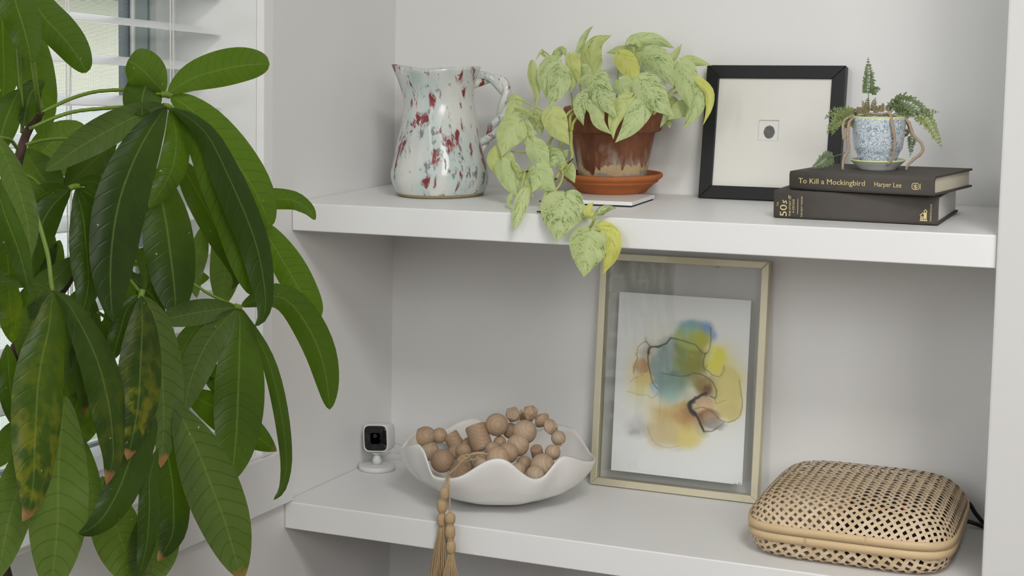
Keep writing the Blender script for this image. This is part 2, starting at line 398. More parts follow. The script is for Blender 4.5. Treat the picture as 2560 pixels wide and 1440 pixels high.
def cup_mat():
    mt, nt, bs, N, L = new_mat('blue_floral_glaze')
    v = coords(N, L)
    vo = N.new('ShaderNodeTexVoronoi'); vo.inputs['Scale'].default_value = 150; L.new(v, vo.inputs['Vector'])
    vs = N.new('ShaderNodeTexVoronoi'); vs.feature = 'SMOOTH_F1'; vs.inputs['Scale'].default_value = 330; L.new(v, vs.inputs['Vector'])
    ring = ramp(N, L, vo.outputs['Distance'], [(.10, 1.0), (.20, 0.0), (.34, 0.0), (.44, 1.0), (.56, .25)])
    nz = noise_tex(N, L, v, 260, 3)
    pet = mathn(N, L, 'MULTIPLY', ring, ramp(N, L, nz, [(.33, 0.0), (.49, 1.0)]))
    pet = mathn(N, L, 'MAXIMUM', pet, ramp(N, L, vs.outputs['Distance'], [(.22, .9), (.30, 0.0)]))
    big = noise_tex(N, L, v, 90, 1)
    c = mixc(N, L, mathn(N, L, 'MULTIPLY', pet, .9), (.72, .75, .76, 1), (.14, .27, .41, 1))
    vb = N.new('ShaderNodeTexVoronoi'); vb.inputs['Scale'].default_value = 48; L.new(v, vb.inputs['Vector'])
    bird = ramp(N, L, mathn(N, L, 'ADD', vb.outputs['Distance'], mathn(N, L, 'MULTIPLY', nz, .22)), [(.215, 1.0), (.24, 0.0)])
    c = mixc(N, L, bird, c, (.02, .09, .20, 1))
    L.new(c, bs.inputs['Base Color']); bs.inputs['Roughness'].default_value = .22; return mt
CUPM = cup_mat()

def wood_mat():
    mt, nt, bs, N, L = new_mat('bead_wood')
    inf = N.new('ShaderNodeObjectInfo')
    v = coords(N, L, 'Object', (1, 1, 1)); sc = N.new('ShaderNodeVectorMath'); sc.operation = 'ADD'
    L.new(v, sc.inputs[0]); cb = N.new('ShaderNodeCombineXYZ'); L.new(mathn(N, L, 'MULTIPLY', inf.outputs['Random'], 5.0), cb.inputs[0]); L.new(mathn(N, L, 'MULTIPLY', inf.outputs['Random'], 3.1), cb.inputs[2]); L.new(cb.outputs[0], sc.inputs[1])
    mp = N.new('ShaderNodeMapping'); mp.inputs['Scale'].default_value = (1, .16, 1); mp.inputs['Rotation'].default_value = (.5, .3, .9); L.new(sc.outputs[0], mp.inputs[0])
    w = N.new('ShaderNodeTexWave'); w.inputs['Scale'].default_value = 95; w.inputs['Distortion'].default_value = 3.5; w.inputs['Detail'].default_value = 2; w.inputs['Detail Scale'].default_value = 1.5
    L.new(mp.outputs[0], w.inputs['Vector'])
    base = ramp(N, L, inf.outputs['Random'], [(0, (.40, .275, .18, 1)), (.5, (.50, .36, .24, 1)), (1, (.47, .37, .27, 1))])
    c = mixc(N, L, mathn(N, L, 'MULTIPLY', w.outputs['Fac'], .30), base, (.30, .165, .085, 1))
    L.new(c, bs.inputs['Base Color']); bs.inputs['Roughness'].default_value = .6; return mt
WOOD = wood_mat()

def bamboo_mat():
    mt, nt, bs, N, L = new_mat('bamboo_strip')
    inf = N.new('ShaderNodeObjectInfo')
    v = coords(N, L); f = noise_tex(N, L, v, 45, 3); f2 = noise_tex(N, L, v, 400, 2)
    base = ramp(N, L, inf.outputs['Random'], [(0, (.56, .415, .265, 1)), (.6, (.66, .515, .345, 1)), (1, (.70, .57, .41, 1))])
    c = mixc(N, L, mathn(N, L, 'MULTIPLY', f, .35), base, (.50, .33, .17, 1)); c = mixc(N, L, mathn(N, L, 'MULTIPLY', f2, .2), c, (.75, .62, .42, 1))
    L.new(c, bs.inputs['Base Color']); bs.inputs['Roughness'].default_value = .5; return mt
BAMBOO = bamboo_mat()
RIMB = simple('bamboo_rim', (.64, .47, .27, 1), .45, .4, var=.14, vscale=18)

def print_mat(name, rough=.7):
    mt, nt, bs, N, L = new_mat(name)
    a = N.new('ShaderNodeAttribute'); a.attribute_name = 'print'; L.new(a.outputs['Color'], bs.inputs['Base Color']); bs.inputs['Roughness'].default_value = rough
    return mt
PRINT = print_mat('ink_print')
def glass_mat():
    mt, nt, bs, N, L = new_mat('clear_glass')
    tr = N.new('ShaderNodeBsdfTransparent'); tr.inputs[0].default_value = (.985, .988, .983, 1)
    gl = N.new('ShaderNodeBsdfGlossy'); gl.inputs['Roughness'].default_value = .02
    lw = N.new('ShaderNodeLayerWeight'); lw.inputs['Blend'].default_value = .5
    fr = mathn(N, L, 'ADD', mathn(N, L, 'MULTIPLY', mathn(N, L, 'POWER', lw.outputs['Facing'], 4.0), .8), .035)
    ms = N.new('ShaderNodeMixShader'); L.new(fr, ms.inputs[0]); L.new(tr.outputs[0], ms.inputs[1]); L.new(gl.outputs[0], ms.inputs[2]); L.new(ms.outputs[0], N['Material Output'].inputs[0])
    return mt
GLASS = glass_mat()
def led_mat():
    mt, nt, bs, N, L = new_mat('red_led'); bs.inputs['Base Color'].default_value = (.5, .01, .01, 1)
    bs.inputs['Emission Color'].default_value = (1, .05, .04, 1); bs.inputs['Emission Strength'].default_value = 2.5; return mt
LED = led_mat()
# ================================================================== the setting
FZ, CZ = -0.75, 1.70
RX1, RY0 = 3.3, -4.2
WY0, WY1, WZ0, WZ1, WT = -1.62, -0.402, 0.082, 1.22, 0.16          # window opening in the left wall, wall thickness
def struct(name, geo, mat, **k):
    o = obj(name, geo, mat, smooth=False, **k); o['kind'] = 'structure'; return o
struct('floor', box(-WT, RX1+.1, RY0-.1, .1, FZ-.1, FZ), FLOORM)
struct('ceiling', box(-WT, RX1+.1, RY0-.1, .1, CZ, CZ+.1), PAINT)
struct('wall_back', box(-WT, RX1+.1, 0, .1, FZ, CZ), PAINT)
struct('wall_left', join(box(-WT, 0, WY1, 0, FZ, CZ), box(-WT, 0, RY0, WY0, FZ, CZ), box(-WT, 0, WY0, WY1, FZ, WZ0), box(-WT, 0, WY0, WY1, WZ1, CZ)), PAINT)
struct('wall_right', bevelled(box(NICHE_W, RX1+.1, -SH_D-.010, -.001, FZ, CZ), .003), PILLAR)
struct('wall_side', box(RX1, RX1+.1, RY0, -SH_D-.012, FZ, CZ), FARWALL)
struct('wall_front', box(-WT, RX1+.1, RY0-.1, RY0, FZ, CZ), FARWALL)

# window: casing, apron board, sill, jamb, frame, glass, screen
win = empty('window_1', (0, (WY0+WY1)/2, WZ0), None, None); win['kind'] = 'structure'
obj('casing', box(0, .012, WY1, -.378, .079, WZ1+.03, .0015), TRIM, win, False)
obj('casing', box(0, .012, WY0-.024, WY0, .079, WZ1+.03, .0015), TRIM, win, False)
obj('casing', box(0, .012, WY0, WY1, WZ1, WZ1+.03, .0015), TRIM, win, False)
obj('apron_board', box(0, .013, WY0-.05, -.323, .0015, .0785, .0015), TRIM, win, False)
obj('sill', box(-.148, .012, WY0, WY1, .0755, .0835, .001), TRIM, win, False)
gx = -.152
def stile(name, u0, u1, x, mat, dx=.012):
    y0, y1 = atX(u0, 100, x)[1], atX(u1, 100, x)[1]
    obj(name, box(x-dx, x, y0, y1, .084, WZ1), mat, win, False)
stile('frame_stile', 391, 403, gx+.010, TRIM, .02); stile('frame_stile', 374.5, 391, gx, ALU, .02)
stile('frame_gasket', 369, 374.5, gx-.004, ALU2, .014); stile('frame_stile', 338, 369, gx-.001, ALU, .02)
stile('screen_frame', 334, 338, gx+.002, TRIM, .012); stile('sash_stile', 321, 334, gx-.004, ALU2, .016)
ys0, ys1 = WY0, atX(334, 100, gx)[1]
obj('sash_rail', box(gx-.016, gx, WY0, WY1, .084, .112, .001), ALU, win, False)
obj('glass_pane', box(gx-.012, gx-.009, WY0, ys1, .10, WZ1), GLASS, win, False)
V_, F_ = [], []
for i in range(int((WZ1-.11)/.0017)):
    z = .112+i*.0017; n = len(V_)
    V_ += [(gx-.006, ys0, z), (gx-.006, ys1, z), (gx-.0055, ys1, z+.00045), (gx-.0055, ys0, z+.00045)]; F_.append((n, n+1, n+2, n+3))
for i in range(int((ys1-ys0)/.0034)):
    y = ys0+i*.0034; n = len(V_)
    V_ += [(gx-.006, y, .112), (gx-.006, y+.0003, .112), (gx-.006, y+.0003, WZ1), (gx-.006, y, WZ1)]; F_.append((n, n+1, n+2, n+3))
sc = obj('insect_screen', (V_, F_), SCREENM, win, False); sc['kind'] = 'stuff'

# shelves
D, T = SH_D, SH_T
x0, x1 = .0009, NICHE_W-.0006
up = bevelled(hexa([(x0, -D, SH_Z-T), (x1, -D, SH_Z-T), (x1, -.0006, SH_Z+SH_RISE-T), (x0, -.0006, SH_Z+SH_RISE-T),
                    (x0, -D, SH_Z), (x1, -D, SH_Z), (x1, -.0006, SH_Z+SH_RISE), (x0, -.0006, SH_Z+SH_RISE)]), .0016, 3)
o = obj('shelf', up, SHELF, smooth=False); tag(o, 'upper white built-in shelf under the jug, pothos and books', 'shelf', 'built-in white shelves')
o = obj('shelf', bevelled(hexa([(x0, -LOW_D, -.0386), (x1, -LOW_D, -.0386), (x1, -.0006, -.0386), (x0, -.0006, -.0386),
                                (x0, -LOW_D, 0), (x1, -LOW_D, 0), (x1, -.0006, 0), (x0, -.0006, 0)]), .0016, 3), SHELF, smooth=False)
tag(o, 'lower white built-in shelf under the bowl, gold frame and basket', 'shelf', 'built-in white shelves')

# blind: each slat a part
bl = empty('venetian_blind', (-.075, -1.0, WZ1-.01), 'white slatted blind in the window behind the tall plant', 'blind')
SP = .0485; zt = .653
ang = math.radians(14)
zs = [zt+SP*k for k in range(-11, 12)]
first = None
for i, z in enumerate(zs):
    if z > WZ1-.04 or z < .10: continue
    if first is None:
        V_, F_ = [], []
        hw, th = .025, .0016
        prof = []
        for k in range(7):
            s = -1+2*k/6; prof.append((s*hw*math.cos(ang), -s*hw*math.sin(ang)+.0022*(1-s*s)))
        for y in (WY0+.004, WY1-.006):
            for px, pz in prof: V_.append((-.075+px, y, pz+th/2))
            for px, pz in reversed(prof): V_.append((-.075+px, y, pz-th/2))
        n = 14
        for k in range(n): F_.append((k, (k+1) % n, n+(k+1) % n, n+k))
        F_.append(tuple(reversed(range(n)))); F_.append(tuple(range(n, 2*n)))
        first = obj('slat', ([(a, b, c+z) for a, b, c in V_], F_), SLATM, bl, False); z_first = z
    else:
        c = first.copy(); COL.objects.link(c); c.parent = bl; c.location = (0, 0, z-z_first)
obj('head_rail', box(-.105, -.045, WY0+.004, WY1-.005, WZ1-.04, WZ1-.001, .002), SLATM, bl, False)
for u in (433, 172):
    for dx, du in ((.0265, 0), (.0265, -7), (-.0265, 4)):
        y = atX(u+du, 60, -.075+dx)[1]
        obj('ladder_cord', tube([(-.075+dx, y, .09), (-.075+dx, y, WZ1-.03)], .0007, 5), CORDM, bl)

# outside
struct('ground', box(-14, -WT-.2, -8, 14, -1.3, -1.2), GRASSM)
h = empty('neighbouring_house', (-4.0, 3.0, -1.2), 'pale yellow house wall seen outside through the blind', 'house')
obj('house_wall', box(-4.6, -4.0, -2, 9, .62, 1.13), YWALL, h, False)
obj('eave', box(-4.7, -3.7, -2.2, 9.2, 1.13, 1.32), EAVE, h, False)
obj('house_wall', box(-4.6, -4.0, -2, 9, -1.2, .62), PALEWALL, h, False)
BLOCKM = simple('shade_block_brown', (.045, .030, .021, 1), .5, .4, var=.2, vscale=12)
struct('shade_block', box(.001, NICHE_W-.001, -.32, -.001, FZ, -.30), BLOCKM)  # added unseen block, keeps bounce light out below the lower shelf
# ================================================================== upper shelf
TILT = (SH_A, 0, 0)
def on_shelf(x, y, lift=0.0): return (x, y, shelf_z(y)+lift)

# ---- jug
jc = at_shelf(1101, 487); JX, JY = .1335, float(jc[1])
sc_ = (2.0527+JY)/(2.0527-.107)                       # measured widths were taken a little nearer
JX = float(atY(1101, 400, JY)[0])
jug = empty('jug', on_shelf(JX, JY), 'pale glazed pottery jug with dark red splashes and a twisted handle', 'jug', rot=TILT)
prof = [(.0585, .0), (.0632, .002), (.0655, .006), (.0672, .010), (.0705, .020), (.0715, .028), (.0700, .040), (.0660, .058), (.0612, .080), (.0568, .102), (.0533, .120), (.0512, .135), (.0515, .148), (.0545, .163), (.0585, .176), (.0615, .1855)]
prof = [tuple(x) for x in crom(prof, 44)]
nA = 72
spd = math.atan2(-RX[1], -RX[0])                      # direction of the spout: to the left of the picture
def jug_pt(r, z, a):
    t = max(0, min(1, (z-.120)/.066)); da = (a-spd+math.pi) % (2*math.pi)-math.pi
    g = math.exp(-(da/.42)**2); g2 = math.exp(-(da/.9)**2)
    r2 = r*(1-.10*g2*t+.0*t)+(.0135*g*t**1.6)+.0009*math.sin(3*a+z*60)
    if t: r2 -= .004*t*math.exp(-((abs(da)-.72)/.25)**2)
    return (r2*math.cos(a), r2*math.sin(a), z+(.0035*g-.0030*math.exp(-((abs(da)-1.1)/.5)**2)+.0012*math.cos(2*a))*t**3)
V_, F_ = [], []
for r, z in prof:
    for k in range(nA): V_.append(jug_pt(r, z, 2*math.pi*k/nA))
inner = [(prof[-1][0]-.0022, prof[-1][1]+.0006)]+[(r-.0045, z) for r, z in reversed(prof[3:-1])]
for r, z in inner:
    for k in range(nA): V_.append(jug_pt(max(r, .01), z, 2*math.pi*k/nA))
m_ = len(prof)+len(inner)
for i in range(m_-1):
    for k in range(nA): F_.append((i*nA+k, i*nA+(k+1) % nA, (i+1)*nA+(k+1) % nA, (i+1)*nA+k))
F_.append(tuple(reversed(range(nA)))); F_.append(tuple(range((m_-1)*nA, m_*nA)))
body = obj('body', (V_, F_), [JUGM, CLAYB], jug, world=False)
for p in body.data.polygons:
    if p.center.z < .0062+.0016*math.sin(9*math.atan2(p.center.y, p.center.x))-.0008 and p.center.x**2+p.center.y**2 > .0001: p.material_index = 1
hd = np.array([RX[0], RX[1]])/math.hypot(RX[0], RX[1])
def jl(u, v, off=0.0):                               # place on the vertical plane through the jug's axis, across the view
    n = np.array([-hd[1], hd[0], 0]); c = np.array([JX, JY, 0]); return at_plane(u, v, n, n@c+off)
c4 = lambda x, y: (960+x/3.6, 120+y/3.6)
hp = [jl(*c4(*q)) for q in [(770, 345), (830, 290), (920, 268), (1010, 290), (1075, 350), (1100, 440), (1085, 550), (1035, 650), (975, 750), (915, 830), (860, 895), (835, 960), (845, 1050)]]
for k in range(2):
    P = crom(hp, 70); Q = []
    for i, p in enumerate(P):
        t = (P[min(i+1, 69)]-P[max(i-1, 0)]); t /= np.linalg.norm(t); n1 = np.array([-hd[1], hd[0], 0]); n2 = np.cross(t, n1)
        a = i/69*math.pi*5.2+k*math.pi; w = .0046*min(1, (69-i)/12+.25)
        Q.append(p+(n1*math.cos(a)+n2*math.sin(a))*w)
    obj('handle_strand', tube(Q, [.0068, .0064, .0064, .0062, .0060, .0054, .0036], 10), JUGM, jug)

# ---- potted pothos: tile, saucer, pot, soil
pc = at_shelf(1531, 492); PX, PY = float(pc[0]), float(pc[1])
tl = np.array([at_shelf(1507, 517.5), at_shelf(1580, 519), at_shelf(1622, 503)])
tx1, ty0 = float(tl[1][0]), float(tl[1][1])
tile = empty('tile', on_shelf(tx1-.052, ty0+.052), 'square white tile with dark backing under the terracotta saucer', 'tile', rot=TILT)
obj('tile_face', box(-.052, .052, -.052, .052, .0022, .0075, .0008), TILE, tile, False, world=False)
obj('backing', box(-.050, .050, -.050, .050, .0002, .0022), CORK, tile, False, world=False)
TT = .0077
def pw(u0, u1, v, y): return float(np.linalg.norm(atY(u1, v, y)-atY(u0, v, y)))/2
PX = float(atY(1531, 470, PY)[0])
saucer = empty('saucer', on_shelf(PX, PY, TT), 'orange terracotta saucer on the white tile', 'saucer', rot=TILT)
rs = pw(1410, 1652.6, 461, PY)*.985; rb = pw(1461, 1631, 503, PY)*.97
sp = [(rb*.97, 0), (rb, .0012), (rb+.002, .004), (rs-.012, .0125), (rs-.0072, .0150), (rs-.0062, .0166), (rs-.0068, .0180), (rs-.0030, .0196), (rs-.0004, .0225), (rs, .0250), (rs-.0012, .0272), (rs-.0040, .0276), (rs-.0062, .0258), (rs-.012, .0150), (rb-.004, .0066), (rb*.5, .0058), (.003, .0058)]
obj('dish', lathe(sp, 72), TERRA2, saucer, world=False)
pot = empty('potted_pothos', on_shelf(PX, PY, TT+.0062), 'cream marbled trailing pothos in a crusted brown terracotta pot', 'plant', rot=TILT)
r0, r1, rr = pw(1455.5, 1606, 466, PY), pw(1437, 1636, 333, PY), pw(1421, 1652, 310, PY)
zb = float(atY(1640, 331, PY)[2]-pot.location.z); zt_ = zb+.036
pp = [(r0-.002, 0), (r0, .0015)]+[tuple(q) for q in crom([(r0, .0015), (r0+(r1-r0)*.5, zb*.5), (r1, zb-.002)], 14)][1:]+[(r1+.0005, zb), (rr-.0012, zb+.0012), (rr, zb+.004), (rr+.0012, zt_-.004), (rr, zt_-.0008), (rr-.003, zt_), (rr-.0062, zt_-.0010), (rr-.0078, zt_-.010), (r1-.010, zb-.01), (.004, zb-.012)]
obj('pot', lathe(pp, 72), POTM, pot, world=False)
obj('soil', lathe([(.002, zt_-.008), (rr*.4, zt_-.0085), (rr-.0072, zt_-.0105), (rr-.0085, zt_-.014), (.002, zt_-.0145)], 40), SOIL, pot, world=False)

# ---- black frame leaning on the wall
def quad_frame(name, bl_, br_, tl_, bar, depth, label, metal, glass=None):
    """frame whose outer front corners are given; returns local frame axes"""
    bl_, br_, tl_ = map(np.array, (bl_, br_, tl_))
    ex = br_-bl_; Wd = np.linalg.norm(ex); ex /= Wd
    ez = tl_-bl_; ez -= ex*(ez@ex); Hh = np.linalg.norm(ez); ez /= Hh; ey = np.cross(ez, ex)     # ey points into the wall
    o = bpy.data.objects.new(name, None); COL.objects.link(o); o.empty_display_size = .02
    M = Matrix(((ex[0], ey[0], ez[0], bl_[0]), (ex[1], ey[1], ez[1], bl_[1]), (ex[2], ey[2], ez[2], bl_[2]), (0, 0, 0, 1)))
    o.matrix_world = M; ROOTM[o.name] = M.copy(); tag(o, label, 'picture frame')
    def bar_geo(p):   # mitred bar from four front points
        return [(x, 0, z) for x, z in p], [(x, depth, z) for x, z in p]
    b = bar
    for nm, p in (('rail', [(0, 0), (Wd, 0), (Wd-b, b), (b, b)]), ('rail', [(b, Hh-b), (Wd-b, Hh-b), (Wd, Hh), (0, Hh)]), ('stile', [(0, 0), (b, b), (b, Hh-b), (0, Hh)]), ('stile', [(Wd-b, b), (Wd, 0), (Wd, Hh), (Wd-b, Hh-b)])):
        f, k = bar_geo(p)
        g = hexa([f[0], f[1], k[1], k[0], f[3], f[2], k[2], k[3]])
        obj(nm, bevelled(g, .0009, 2), metal, o, False, world=False)
    return o, Wd, Hh
# bottom front edge on the shelf, top against the wall
yb, yt = -.046, -.020
b1 = atY(1745, 491, yb); b1[2] = shelf_z(yb)+.0012; b1[0] = float(at_plane(1745, 489, (0, 1, 0), yb)[0])
b2 = atY(2093, 507, yb-.004); b2[2] = shelf_z(yb-.004)+.0012
t1 = atY(1770, 162.5, yt)
bf, BW, BH = quad_frame('picture_frame', b1, b2, t1, .0185, .0175, 'black square frame with a small dark fingerprint in a wide white mat', BLACKW)
bb = .0185
ow = .0295; ocx, ocz = BW*.475, BH*.52
def ring_geo(x0, x1, z0, z1, hx0, hx1, hz0, hz1, y, yb_):
    V = [(x0, y, z0), (x1, y, z0), (x1, y, z1), (x0, y, z1), (hx0, y, hz0), (hx1, y, hz0), (hx1, y, hz1), (hx0, y, hz1),
         (hx0+.001, yb_, hz0+.001), (hx1-.001, yb_, hz0+.001), (hx1-.001, yb_, hz1-.001), (hx0+.001, yb_, hz1-.001)]
    F = []
    for k in range(4):
        n = (k+1) % 4
        F.append((k, n, 4+n, 4+k)); F.append((4+k, 4+n, 8+n, 8+k))
    return V, F
obj('mat_board', ring_geo(bb*.6, BW-bb*.6, bb*.6, BH-bb*.6, ocx-ow/2, ocx+ow/2, ocz-ow/2, ocz+ow/2, .0042, .0062), MATB, bf, False, world=False)
obj('backing_board', box(bb*.5, BW-bb*.5, .0085, .011, bb*.5, BH-bb*.5), CORK, bf, False, world=False)
def grid_print(name, x0, x1, z0, z1, y, nx, nz, fn, parent):
    xs, zs_ = np.linspace(0, 1, nx), np.linspace(0, 1, nz)
    A, B = np.meshgrid(xs, zs_)            # B measured from the top down
    V = [(x0+(x1-x0)*a, y, z1-(z1-z0)*b) for b in zs_ for a in xs]
    F = [(j*nx+i, (j+1)*nx+i, (j+1)*nx+i+1, j*nx+i+1) for j in range(nz-1) for i in range(nx-1)]
    C3 = fn(A, B); C4 = np.concatenate([C3, np.ones(C3.shape[:2]+(1,))], axis=2).reshape(-1, 4)
    return obj(name, (V, F), PRINT, parent, world=False, colors=C4)
def vnoise(X, Y, seed=0):
    r = np.random.RandomState(seed); T_ = r.rand(64, 64)
    xi, yi = np.floor(X).astype(int), np.floor(Y).astype(int); fx, fy = X-xi, Y-yi
    fx, fy = fx*fx*(3-2*fx), fy*fy*(3-2*fy)
    g = lambda i, j: T_[i % 64, j % 64]
    return (g(xi, yi)*(1-fx)+g(xi+1, yi)*fx)*(1-fy)+(g(xi, yi+1)*(1-fx)+g(xi+1, yi+1)*fx)*fy
def fbm(X, Y, seed=0, o=4):
    return sum(vnoise(X*2**k, Y*2**k, seed+k)*.5**k for k in range(o))/sum(.5**k for k in range(o))
def sst(a, b, x): t = np.clip((x-a)/(b-a), 0, 1); return t*t*(3-2*t)
def finger(A, B):
    X, Y = (A-.53)/.235, (B-.56)/.275
    R_ = np.sqrt(X**2+Y**2)+(fbm(A*9, B*9, 3)-.5)*.12
    core = np.sqrt((X*1.1-.1)**2+(Y*.8+.25+.25*X*X)**2)+(fbm(A*5, B*5, 9)-.5)*.35
    rid = .5+.5*np.sin(core*38)
    ink = sst(1.0, .90, R_)*(.55+.45*sst(.25, .7, rid))*(.95+.6*fbm(A*30, B*30, 5))
    ink = np.clip(ink, 0, .97)[..., None]
    return np.array([.74, .735, .715])*(1-ink)+np.array([.02, .02, .022])*ink
grid_print('fingerprint', ocx-ow/2-.003, ocx+ow/2+.003, ocz-ow/2-.003, ocz+ow/2+.003, .0066, 96, 96, finger, bf)

# ---- books
SPINE = {}
def book(name, p0, p1, depth, h, label, spine_r, page_mat, text, tilt, over=.003, zb_=0.0):
    """p0/p1: ends of the spine's foot, left and right; depth: spine to fore edge"""
    p0, p1 = np.array(p0), np.array(p1); ex = p1-p0; L_ = np.linalg.norm(ex[:2]); a = math.atan2(ex[1], ex[0])
    o = empty(name, tuple(p0), label, 'book', 'hardbacks stacked under the fern', rot=(tilt, 0, a))
    from mathutils import Euler
    c = .0026                               # board thickness
    # case: two boards and a rounded spine
    obj('cover_board', bevelled(box(0, L_, .006, depth, h-c, h), .0006), CLOTH, o, False, world=False)
    obj('cover_board', bevelled(box(0, L_, .006, depth, 0, c), .0006), CLOTH, o, False, world=False)
    V, F = [], []; n = 14
    for k in range(n+1):
        s = -1+2*k/n; y = .0030*abs(s)**7*spine_r; z = h/2+s*h/2
        for x in (0, L_): V.append((x, y, z))
    for k in range(n+1):
        s = -1+2*k/n; y = .0030+.0030*abs(s)**7*spine_r; z = h/2+s*(h/2-.0006)
        for x in (0, L_): V.append((x, y+.004*abs(s)**4, z))
    N_ = (n+1)*2
    for k in range(n):
        F.append((2*k, 2*k+1, 2*k+3, 2*k+2)); F.append((N_+2*k+2, N_+2*k+3, N_+2*k+1, N_+2*k))
        F.append((2*k, 2*k+2, N_+2*k+2, N_+2*k)); F.append((2*k+3, 2*k+1, N_+2*k+1, N_+2*k+3))
    F.append((1, 0, N_, N_+1)); F.append((2*n, 2*n+1, N_+2*n+1, N_+2*n))
    SPINE[o.name] = obj('spine', (V, F), CLOTH, o, world=False)
    obj('page_block', bevelled(box(over, L_-over, .0032, depth-over, c, h-c), .0004), page_mat, o, False, world=False)
    obj('head_band', box(L_-over, L_-over+.0008, .0034, .0052, c, h-c), page_mat, o, False, world=False)
    return o, L_
B0, B1, B2 = at_shelf(1933.5, 545), at_shelf(2344, 565.7), at_shelf(2394, 535)
hb = float(np.linalg.norm(atY(1933.5, 476, B0[1])-B0))
lift = np.array([0, 0, .0006])
bk1, LB1 = book('book', B0+lift, B1+lift, .158, hb, 'thicker dark cloth book at the bottom of the two-book stack', .7, PAGES2, None, SH_A)
ztop = shelf_z(float(B0[1]))+hb+.0012
T0, T1 = atZ(1973, 474.6, ztop), atZ(2334.5, 492, ztop)
def stack_z(y): return shelf_z(y)+hb*math.cos(SH_A)+.0014
T0[2] = stack_z(T0[1]); T1[2] = stack_z(T1[1])
ht = float(np.linalg.norm(atY(1973, 428, T0[1])-atY(1973, 474.6, T0[1])))
bk2, LB2 = book('book', T0, T1, .140, ht, 'thinner dark cloth book directly under the blue patterned cup', 1.0, PAGES, None, SH_A)
def letter(o, s, size, x, z, name='lettering', sx=1.0, spacing=1.0, rot=0.0, off=.0, y=-.00035, center=False, shear=0):
    g = text_geo(s, size, .00018, sx, spacing, off, shear)
    xs = [v.x for v in g[0]]; w = max(xs)-min(xs); x_ = -min(xs)-(w/2 if center else 0)
    M = Matrix.Translation((x, y, z)) @ Matrix.Rotation(rot, 4, 'Y') @ Matrix.Rotation(math.pi/2, 4, 'X') @ Matrix.Translation((x_, 0, 0))
    g = xform(g, M); obj(name, g, GOLDINK, SPINE[o.name], False, world=False); return w
# thin book: title, author, emblem.  positions as fractions of the spine's length
def fx(o_len, x): return o_len*(x-228)/(1363-228)
zl = ht*.375
def fitw(s, size, want, **k):
    g = text_geo(s, size); w = max(v.x for v in g[0])-min(v.x for v in g[0]); return want/w
wt = fx(LB2, 838)-fx(LB2, 305)
letter(bk2, 'To Kill a Mockingbird', ht*.40, fx(LB2, 305), zl, sx=fitw('To Kill a Mockingbird', ht*.40, wt))
wt = fx(LB2, 1120)-fx(LB2, 912)
letter(bk2, 'Harper Lee', ht*.36, fx(LB2, 912), zl, sx=fitw('Harper Lee', ht*.36, wt))
def line_geo(P, w, closed=False):      # flat stroke in the xz plane of the spine
    P = [np.array(p, float) for p in P]; n = len(P); V, F = [], []
    for i in range(n):
        a = P[(i-1) % n] if (closed or i) else P[i]; b = P[(i+1) % n] if (closed or i < n-1) else P[i]
        t = b-a; t /= np.linalg.norm(t)+1e-12; q = np.array([-t[1], t[0]])*w/2
        for s in (1, -1):
            p = P[i]+q*s; V.append((p[0], -.0005, p[1]))
    for i in range(n if closed else n-1):
        j = (i+1) % n; F.append((2*i, 2*j, 2*j+1, 2*i+1))
    return V, F
ex_, ez_ = fx(LB2, 1226), ht*.47; er = ht*.16
rrp = [(ex_+er*1.15*math.copysign(abs(math.cos(a))**.6, math.cos(a)), ez_+er*math.copysign(abs(math.sin(a))**.6, math.sin(a))) for a in np.linspace(0, 2*math.pi, 28, endpoint=False)]
em = join(line_geo(rrp, .0008, True), line_geo([(ex_-er*.6, ez_+er*.25), (ex_+er*.6, ez_+er*.25)], .0008), line_geo([(ex_+er*.05, ez_+er*.75), (ex_+er*.05, ez_-er*.7)], .0009),
          line_geo([(ex_-er*.55, ez_-er*.1), (ex_-er*.35, ez_-er*.5), (ex_+er*.05, ez_-er*.7), (ex_+er*.45, ez_-er*.45), (ex_+er*.6, ez_)], .0008), line_geo([(ex_-er*.7, ez_+er*.5), (ex_-er*.2, ez_+er*.05), (ex_-er*.5, ez_-er*.2)], .0008),
          line_geo([(ex_+er*1.55, ez_-er*.95), (ex_+er*1.55, ez_+er*.95)], .0007))
obj('publisher_emblem', em, GOLDINK, SPINE[bk2.name], False, world=False)
# thick book: lettering turned to read upwards
def fz(x): return LB1*(x-105)/(1400-105)
U = -math.pi/2
wh = hb*.50
letter(bk1, 'THE', hb*.085, fz(146), hb*.42, rot=U)
letter(bk1, '50', hb*.36, fz(214), hb*.07, rot=U, sx=1.25)
letter(bk1, 's', hb*.34, fz(214), hb*.515, rot=U, sx=1.1, shear=.25)
obj('lettering', line_geo([(fz(228), hb*.72), (fz(228), hb*.84)], .0006), GOLDINK, SPINE[bk1.name], False, world=False)
letter(bk1, 'THE STORY OF', hb*.105, fz(248), hb*.08, rot=U, sx=fitw('THE STORY OF', hb*.105, hb*.74))
letter(bk1, 'A DECADE', hb*.105, fz(276), hb*.20, rot=U, sx=fitw('A DECADE', hb*.105, hb*.50))
obj('gilt_rule', line_geo([(fz(304), hb*.17), (fz(304), hb*.72)], .0006), GOLDINK, SPINE[bk1.name], False, world=False)
letter(bk1, 'THE NEW YORKER', hb*.082, fz(342), hb*.06, rot=U, sx=fitw('THE NEW YORKER', hb*.082, hb*.76))
letter(bk1, 'RANDOM HOUSE', hb*.075, fz(1352), hb*.13, rot=U, sx=fitw('RANDOM HOUSE', hb*.075, hb*.60))
hx, hz = fz(1293), hb*.26; q = hb*.13
